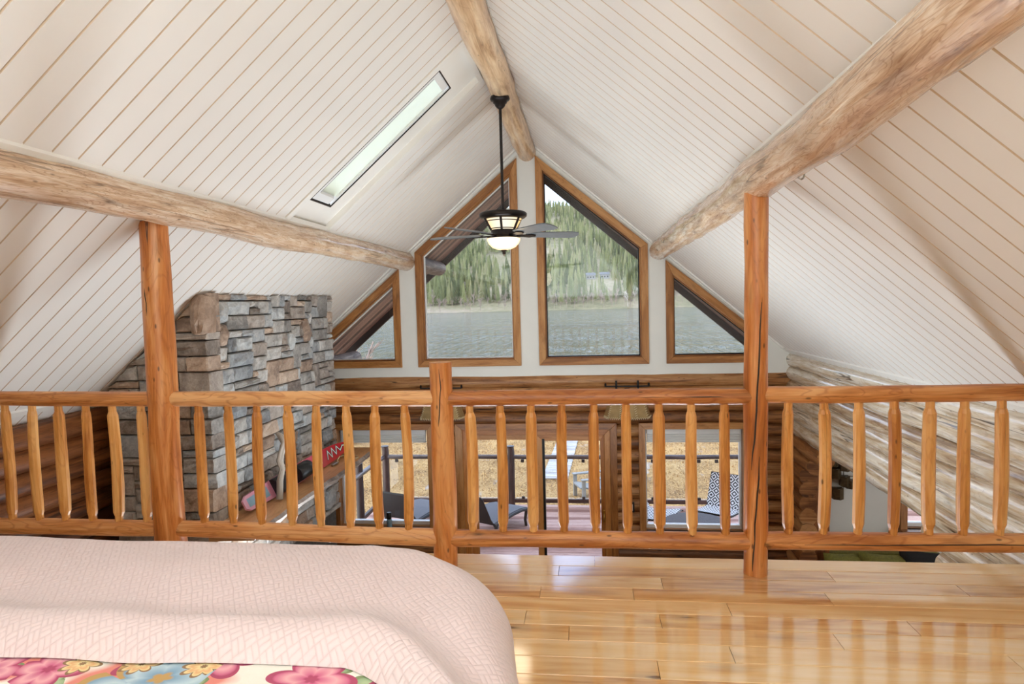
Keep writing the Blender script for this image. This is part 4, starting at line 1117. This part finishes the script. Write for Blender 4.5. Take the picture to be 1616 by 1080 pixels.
# chaise lounges
def lounger(lab, loc, rz):
    t = thing('sun_lounger', lab, 'sun lounger', loc, rz, 'woven loungers on the deck')
    def sheet(name, prof, w0, w1, mat, th=.03):
        m = MB(); V = []; F = []; n = len(prof)
        for (x, z) in prof:
            for y_ in (w0, w1): V.append((x, y_, z))
        for (x, z) in prof:
            for y_ in (w0, w1): V.append((x, y_, z-th))
        q = 2*n
        for i in range(n-1):
            F += [(2*i, 2*i+2, 2*i+3, 2*i+1), (q+2*i, q+2*i+1, q+2*i+3, q+2*i+2), (2*i, q+2*i, q+2*i+2, 2*i+2), (2*i+1, 2*i+3, q+2*i+3, q+2*i+1)]
        F += [(0, 1, q+1, q), (2*n-2, q+2*n-2, q+2*n-1, 2*n-1)]
        m.add(V, F, [[(0, 0)]*4]*len(F)); return m.obj(name, M[mat], t)
    sheet('seat', [(0, .33), (.25, .345), (.55, .36), (.85, .35), (1.05, .31), (1.18, .25)], -.33, .33, 'wickergrey')
    sheet('backrest', [(-.34, .86), (-.30, .80), (-.18, .60), (-.06, .40), (0, .33)], -.33, .33, 'wickerdark')
    for y_ in (-.345, .345):
        sg = [(0, .30), (.25, .31), (.55, .325), (.85, .315), (1.05, .275), (1.19, .22)]
        MB().tube([(x, y_, z) for x, z in sg], [.03]*6, 8).obj('side_rail', M['wickerdark'], t)
        MB().tube([(1.0, y_, .27), (.95, y_, .12), (.98, y_, 0)], [.03, .026, .024], 8).obj('leg', M['wickerdark'], t)
        MB().tube([(.05, y_, .30), (.03, y_, .15), (-.04, y_, 0)], [.03, .028, .026], 8).obj('leg', M['wickerdark'], t)
        MB().tube([(-.32, y_*.95, .82), (-.12, y_*.95, .46)], [.02]*2, 6).obj('back_stay', M['wickerdark'], t)
    return t
lounger('dark woven sun lounger seen through the window beside the chimney', (-3.2, 10.5, FZ), math.radians(69))
lounger('grey woven sun lounger seen through the left pane of the glass door', (-1.86, 10.37, FZ), math.radians(64))

# patterned chairs and woven table
def geo_chair(lab, loc, rz):
    t = thing('patio_chair', lab, 'chair', loc, rz, 'diamond patterned patio chairs')
    def pad(name, p0, p1, w, th=.035, curve=.03):
        m = MB(); V = []; F = []; U = []; n = 8; p0, p1 = Vector(p0), Vector(p1); d_ = p1-p0; nn = Vector((-d_.z, 0, d_.x)).normalized(); Ln = d_.length
        for s_ in (1, 0):
            for i in range(n+1):
                for j in range(7):
                    u, v = i/n, 2*j/6-1
                    p = p0+d_*u+nn*(s_*th-curve*math.sin(PI*u)); V.append((p.x, v*w/2*(1-.1*(2*u-1)**4), p.z)); U.append((u*Ln, v*w/2))
        q = (n+1)*7
        for s_ in range(2):
            for i in range(n):
                for j in range(6): a = s_*q+i*7+j; F.append((a, a+7, a+8, a+1) if s_ == 0 else (a, a+1, a+8, a+7))
        m.add(V, F, [[U[x] for x in f] for f in F]); return m.obj(name, M['geo'], t, smooth=True)
    pad('seat', (-.28, 0, .36), (.30, 0, .42), .58); pad('backrest', (-.50, 0, .90), (-.27, 0, .38), .58)
    for y_ in (-.29, .29):
        MB().tube([(.32, y_, .41), (-.29, y_, .35), (-.52, y_, .90)], [.011]*3, 8).obj('side_frame', M['iron'], t)
        MB().tube([(.22, y_, .40), (.30, y_, 0)], [.011]*2, 8).obj('leg', M['iron'], t)
        MB().tube([(-.20, y_, .36), (-.36, y_, 0)], [.011]*2, 8).obj('leg', M['iron'], t)
    MB().tube([(-.52, -.29, .90), (-.52, .29, .90)], [.011]*2, 8).obj('top_bar', M['iron'], t)
    return t
geo_chair('black and white diamond patterned chair right of the woven table', (2.08, 10.78, FZ), math.radians(238))
geo_chair('black and white diamond patterned chair left of the woven table, half hidden by casing', (1.12, 10.62, FZ), math.radians(-25))
tb = thing('patio_table', 'round dark woven patio table between the two patterned chairs', 'table', (1.62, 10.05, FZ))
MB().lathe([(.02, .40), (.46, .41), (.50, .43), (.50, .45), (.46, .462), (.01, .465)], 40).obj('tabletop', M['tablegrey'], tb, smooth=True)
for a in range(4): MB().tube([(.36*math.cos(a*PI/2+.4), .36*math.sin(a*PI/2+.4), .41), (.42*math.cos(a*PI/2+.4), .42*math.sin(a*PI/2+.4), 0)], [.02]*2, 8).obj('leg', M['wickerdark'], tb)

# lawn, boardwalk, garden chair
def gz(x, y): return -3.1-.0*(y-12)-.10*max(0, y-26)+.03*noise.noise((x*.6, y*.6, 0))+.015*noise.noise((x*2.6, y*2.6, 3))
nx, ny = 90, 110
V = [(-16+40*i/nx, 12.0+46*(j/ny)**1.35, 0) for i in range(nx+1) for j in range(ny+1)]
V = [(x, y, gz(x, y)) for x, y, _ in V]
F = [(i*(ny+1)+j, (i+1)*(ny+1)+j, (i+1)*(ny+1)+j+1, i*(ny+1)+j+1) for i in range(nx) for j in range(ny)]
m = MB(); m.add(V, F, [[(0, 0)]*4]*len(F)); struct(m.obj('lawn', M['lawn'], smooth=True))
rg = np.random.RandomState(3); NB = 16000
X = rg.uniform(-7, 8, NB); Y = 12.5+rg.uniform(0, 1, NB)**.8*11; A = rg.uniform(0, 2*PI, NB); Hh = rg.uniform(.03, .09, NB); Ld = rg.uniform(.03, .12, NB); Zg = np.array([gz(a, b) for a, b in zip(X, Y)])
w_ = .010; V = np.zeros((NB, 3, 3)); V[:, 0] = np.stack([X-w_*np.sin(A), Y+w_*np.cos(A), Zg], 1); V[:, 1] = np.stack([X+w_*np.sin(A), Y-w_*np.cos(A), Zg], 1); V[:, 2] = np.stack([X+Ld*np.cos(A), Y+Ld*np.sin(A), Zg+Hh], 1)
mg = bpy.data.meshes.new('dry_grass'); mg.from_pydata(V.reshape(-1, 3).tolist(), [], np.arange(NB*3).reshape(-1, 3).tolist()); mg.materials.append(M['straw'])
og = bpy.data.objects.new('dry_grass', mg); C.objects.link(og); og['kind'] = 'stuff'; tag(og, 'dry straw-coloured winter grass on the lawn beyond the deck', 'grass')
bw = thing('boardwalk', 'pale weathered plank boardwalk crossing the dry lawn towards the lake', 'boardwalk', (-.88, 16.2, -3.06))
rzw = math.atan2(-.19, 4.55)*-1
bw.rotation_euler = (0, 0, -.045)
for k in range(44):
    MB().box(-.33, .33, 0, .135, -.03, .0).obj('plank', M['walk'], bw, loc=(rnd.uniform(-.008, .008), k*.145, rnd.uniform(-.004, .004)))
for x in (-.25, .25): MB().box(x-.03, x+.03, .02, 6.3, -.10, -.03).obj('joist', M['greylog'], bw)
gc = thing('garden_chair', 'grey molded garden chair standing on the lawn beside the boardwalk', 'chair', (.05, 14.7, -3.1), math.radians(200))
def curved(name, prof, w, th, taper=0):
    m = MB(); V = []; F = []; n = len(prof)
    for s_ in (0, 1):
        for i, (x, z) in enumerate(prof):
            ww = w*(1-taper*i/(n-1))
            V += [(x, -ww/2, z-s_*th), (x, ww/2, z-s_*th)]
    q = 2*n
    for i in range(n-1): F += [(2*i, 2*i+2, 2*i+3, 2*i+1), (q+2*i, q+2*i+1, q+2*i+3, q+2*i+2), (2*i, q+2*i, q+2*i+2, 2*i+2), (2*i+1, 2*i+3, q+2*i+3, q+2*i+1)]
    F += [(0, 1, q+1, q), (q-2, 2*q-2, 2*q-1, q-1)]
    m.add(V, F, [[(0, 0)]*4]*len(F)); return m.obj(name, M['chairgrey'], gc)
curved('backrest', [(-.25, .28), (-.34, .5), (-.44, .78)], .50, .03, .1)
curved('seat', [(-.27, .28), (0, .27), (.28, .34), (.36, .33)], .54, .03)
for y_ in (-.30, .30):
    o = MB(); o.box(-.36, .36, y_-.06, y_+.06, .50, .53); o.obj('armrest', M['chairgrey'], gc, bevel=.008)
    MB().box(.26, .34, y_-.03, y_+.03, 0, .5).obj('leg', M['chairgrey'], gc); MB().box(-.42, -.34, y_-.03, y_+.03, 0, .5).obj('leg', M['chairgrey'], gc)

# lake and far shore
m = MB(); m.box(-900, 900, 34, 566, -6.6, -6.0); struct(m.obj('lake', M['lake']))
def hz(x, y):
    d = y-560
    if d < 0: return -6.6
    bank = 3.0*min(1, d/14)
    return -6.2+bank+.236*max(0, d-10)*min(1, d/120+.45)+12*noise.noise((x*.006, y*.006, 0))*min(1, d/150)+4*noise.noise((x*.02, y*.02, 4))*min(1, d/60)
nx, ny = 120, 70
V = []
for i in range(nx+1):
    for j in range(ny+1):
        x = -750+1500*i/nx; y_ = 556+1000*(j/ny)**1.5; V.append((x, y_, hz(x, y_)))
F = [(i*(ny+1)+j, (i+1)*(ny+1)+j, (i+1)*(ny+1)+j+1, i*(ny+1)+j+1) for i in range(nx) for j in range(ny)]
m = MB(); m.add(V, F, [[(0, 0)]*4]*len(F)); struct(m.obj('hill', M['hill'], smooth=True))

def conifer(seed, tiers, n):
    """a spruce: overlapping ragged star-shaped whorls of boughs around a thin stem"""
    r = random.Random(seed); V = []; F = []; wd = r.uniform(.10, .15)
    for k in range(tiers):
        t = k/tiers; z0 = .10+.88*t; z1 = min(1.0, z0+1.9/tiers); rad = wd*(1-t)**.75+.012; o = len(V); a0 = r.random()*6
        for j in range(n):
            q = rad*(r.uniform(.85, 1.2) if j % 2 == 0 else r.uniform(.35, .6)); a = a0+2*PI*j/n
            V.append((q*math.cos(a), q*math.sin(a), z0+(r.uniform(-.045, -.01) if j % 2 == 0 else r.uniform(.01, .03))))
        V.append((r.uniform(-.006, .006), r.uniform(-.006, .006), z1))
        for j in range(n): F.append((o+j, o+(j+1) % n, o+n))
    o = len(V)
    for j in range(4): V.append((.010*math.cos(j*PI/2), .010*math.sin(j*PI/2), 0)); V.append((.008*math.cos(j*PI/2), .008*math.sin(j*PI/2), .2))
    for j in range(4): q = (j+1) % 4; F.append((o+2*j, o+2*q, o+2*q+1, o+2*j+1))
    return V, F
def density(x, y): return noise.noise((x*.011, y*.009, 2.5))+.5*noise.noise((x*.03, y*.03, 7))
tm = []
for s_ in range(4):
    V, F = conifer(s_, 14, 14); me = bpy.data.meshes.new('conifer_tree'); me.from_pydata(V, [], F); me.materials.append(M['needles']); tm.append(me)
rt = random.Random(12); cnt = 0; xs_used = []
def infov(x, y): return -.36*y < x < .30*y
class Spaced:
    """remembers planted spots and refuses any closer than d"""
    def __init__(s, d): s.d = d; s.c = {}
    def free(s, x, y):
        i, j = int(x//s.d), int(y//s.d)
        return all((x-p)**2+(y-q)**2 >= s.d**2 for a in (-1, 0, 1) for b in (-1, 0, 1) for p, q in s.c.get((i+a, j+b), ()))
    def add(s, x, y): s.c.setdefault((int(x//s.d), int(y//s.d)), []).append((x, y))
pos = []; cells = Spaced(5.2)
for _ in range(40000):
    if len(pos) >= 6000: break
    u = rt.random(); y_ = 590+822*u**1.15; x = rt.uniform(-.50*y_, .42*y_)
    dn = density(x, y_)
    if dn < -.36+.25*rt.random(): continue
    if not cells.free(x, y_): continue
    if 620 < y_ < 725 and abs(x-13) < 15: continue
    cells.add(x, y_); pos.append((x, y_))
vis = sorted([p for p in pos if infov(*p)], key=lambda p: p[1])[:290]; vs = set(vis)
for (x, y_) in vis:
    o = bpy.data.objects.new('conifer_tree', tm[rt.randrange(4)]); C.objects.link(o); h = rt.uniform(13, 27)
    o.location = (x, y_, hz(x, y_)-.3); o.scale = (h*.95, h*.95, h); o.rotation_euler = (0, 0, rt.uniform(0, 6))
    tag(o, 'green conifer in the belt of forest above the far lake shore', 'tree', 'conifers along the far shore')
rest = [p for p in pos if p not in vs]
AV = []; AF = []; AT = []; off = 0
tv = [(v, F) for v, F in [conifer(10+s_, 6, 10) for s_ in range(3)]]
for (x, y_) in rest:
    v, F = tv[rt.randrange(3)]; h = rt.uniform(13, 26); v = np.array(v)*h; v[:, 0] += x; v[:, 1] += y_; v[:, 2] += hz(x, y_)-.3
    AV.append(v); AF += [[i+off for i in f] for f in F]; off += len(v); AT += [rt.random()]*len(v)
mf = bpy.data.meshes.new('forest'); mf.from_pydata(np.concatenate(AV).tolist(), [], AF); mf.materials.append(M['forest'])
at = mf.attributes.new('tone', 'FLOAT', 'POINT'); at.data.foreach_set('value', AT)
of = bpy.data.objects.new('forest', mf); C.objects.link(of); of['kind'] = 'stuff'; tag(of, 'dense conifer forest covering the upper hillside across the lake', 'forest')
# leafless trees along the shore
def bare(h, seed, dens=6):
    r = random.Random(seed); m = MB()
    def br(p, d, L, rad, lev):
        q = p+d*L; m.tube([p, q], [rad, rad*.6], 3, False)
        if lev == 0: return
        for _ in range(dens if lev > 1 else 3):
            t = r.uniform(.35, 1); a = r.uniform(0, 2*PI); s_ = r.uniform(.35, .8)
            nd = (d+Vector((math.cos(a)*s_, math.sin(a)*s_, r.uniform(-.1, .4)))).normalized()
            br(p+d*L*t, nd, L*r.uniform(.35, .6), rad*.55, lev-1)
    br(Vector((0, 0, 0)), Vector((0, 0, 1)), h*.55, h*.018, 3)
    return m
bm_ = [bare(1.0, s_).mesh('bare_tree', M['bare']) for s_ in range(3)]
bc = Spaced(5.0); k = 0
for _ in range(4000):
    if k >= 130: break
    y_ = rt.uniform(564, 594); x = rt.uniform(-.36*y_, .30*y_); h = rt.uniform(8, 16)
    if not bc.free(x, y_): continue
    bc.add(x, y_); k += 1
    o = bpy.data.objects.new('bare_tree', bm_[k % 3]); C.objects.link(o); o.location = (x, y_, hz(x, y_)-.2); o.scale = (h, h, h); o.rotation_euler = (0, 0, rt.uniform(0, 6))
    tag(o, 'leafless grey-brown tree in the thicket along the far shore', 'tree', 'leafless trees along the far shore')
o = bare(17, 44).obj('bare_tree', M['palebark'], loc=(35.5, 563, -4.5)); tag(o, 'pale leafless tree standing out alone on the far bank', 'tree')
# houses across the lake
for i, (x, y_, lab) in enumerate(((5, 702, 'small grey house on the far hillside, left of the pair'), (20, 706, 'small pale house on the far hillside, right of the pair'))):
    hs = thing('house', lab, 'house', (x, y_, hz(x, y_)), .1)
    MB().box(-5, 5, -4, 4, -1, 4.2).obj('wall', M['siding'], hs)
    MB().prism([(-4.6, 4.2), (4.6, 4.2), (0, 7.0)], -5.6, 5.6, 'x').obj('roof', M['roofing'], hs)
    for q in (-3, 0, 3): MB().box(q-.7, q+.7, -4.08, -3.98, 1.2, 2.8).obj('window', M['black'], hs)
# leafless shrub by the shore on the left
o = MB()
rb_ = random.Random(5)
for k in range(9):
    b = bare(1, 60+k, 4); a = rb_.uniform(0, 6.28); tl = Matrix.Rotation(rb_.uniform(.2, .9), 3, Vector((math.cos(a), math.sin(a), 0))); s_ = rb_.uniform(4.0, 5.4)
    b.v = [tuple((tl @ Vector(p))*s_) for p in b.v]; o.add(b.v, b.f, b.uv)
o = o.obj('bare_shrub', M['bare'], loc=(-7.9, 20.5, gz(-7.9, 20.5))); tag(o, 'leafless twiggy shrub seen in the small left gable window', 'shrub')
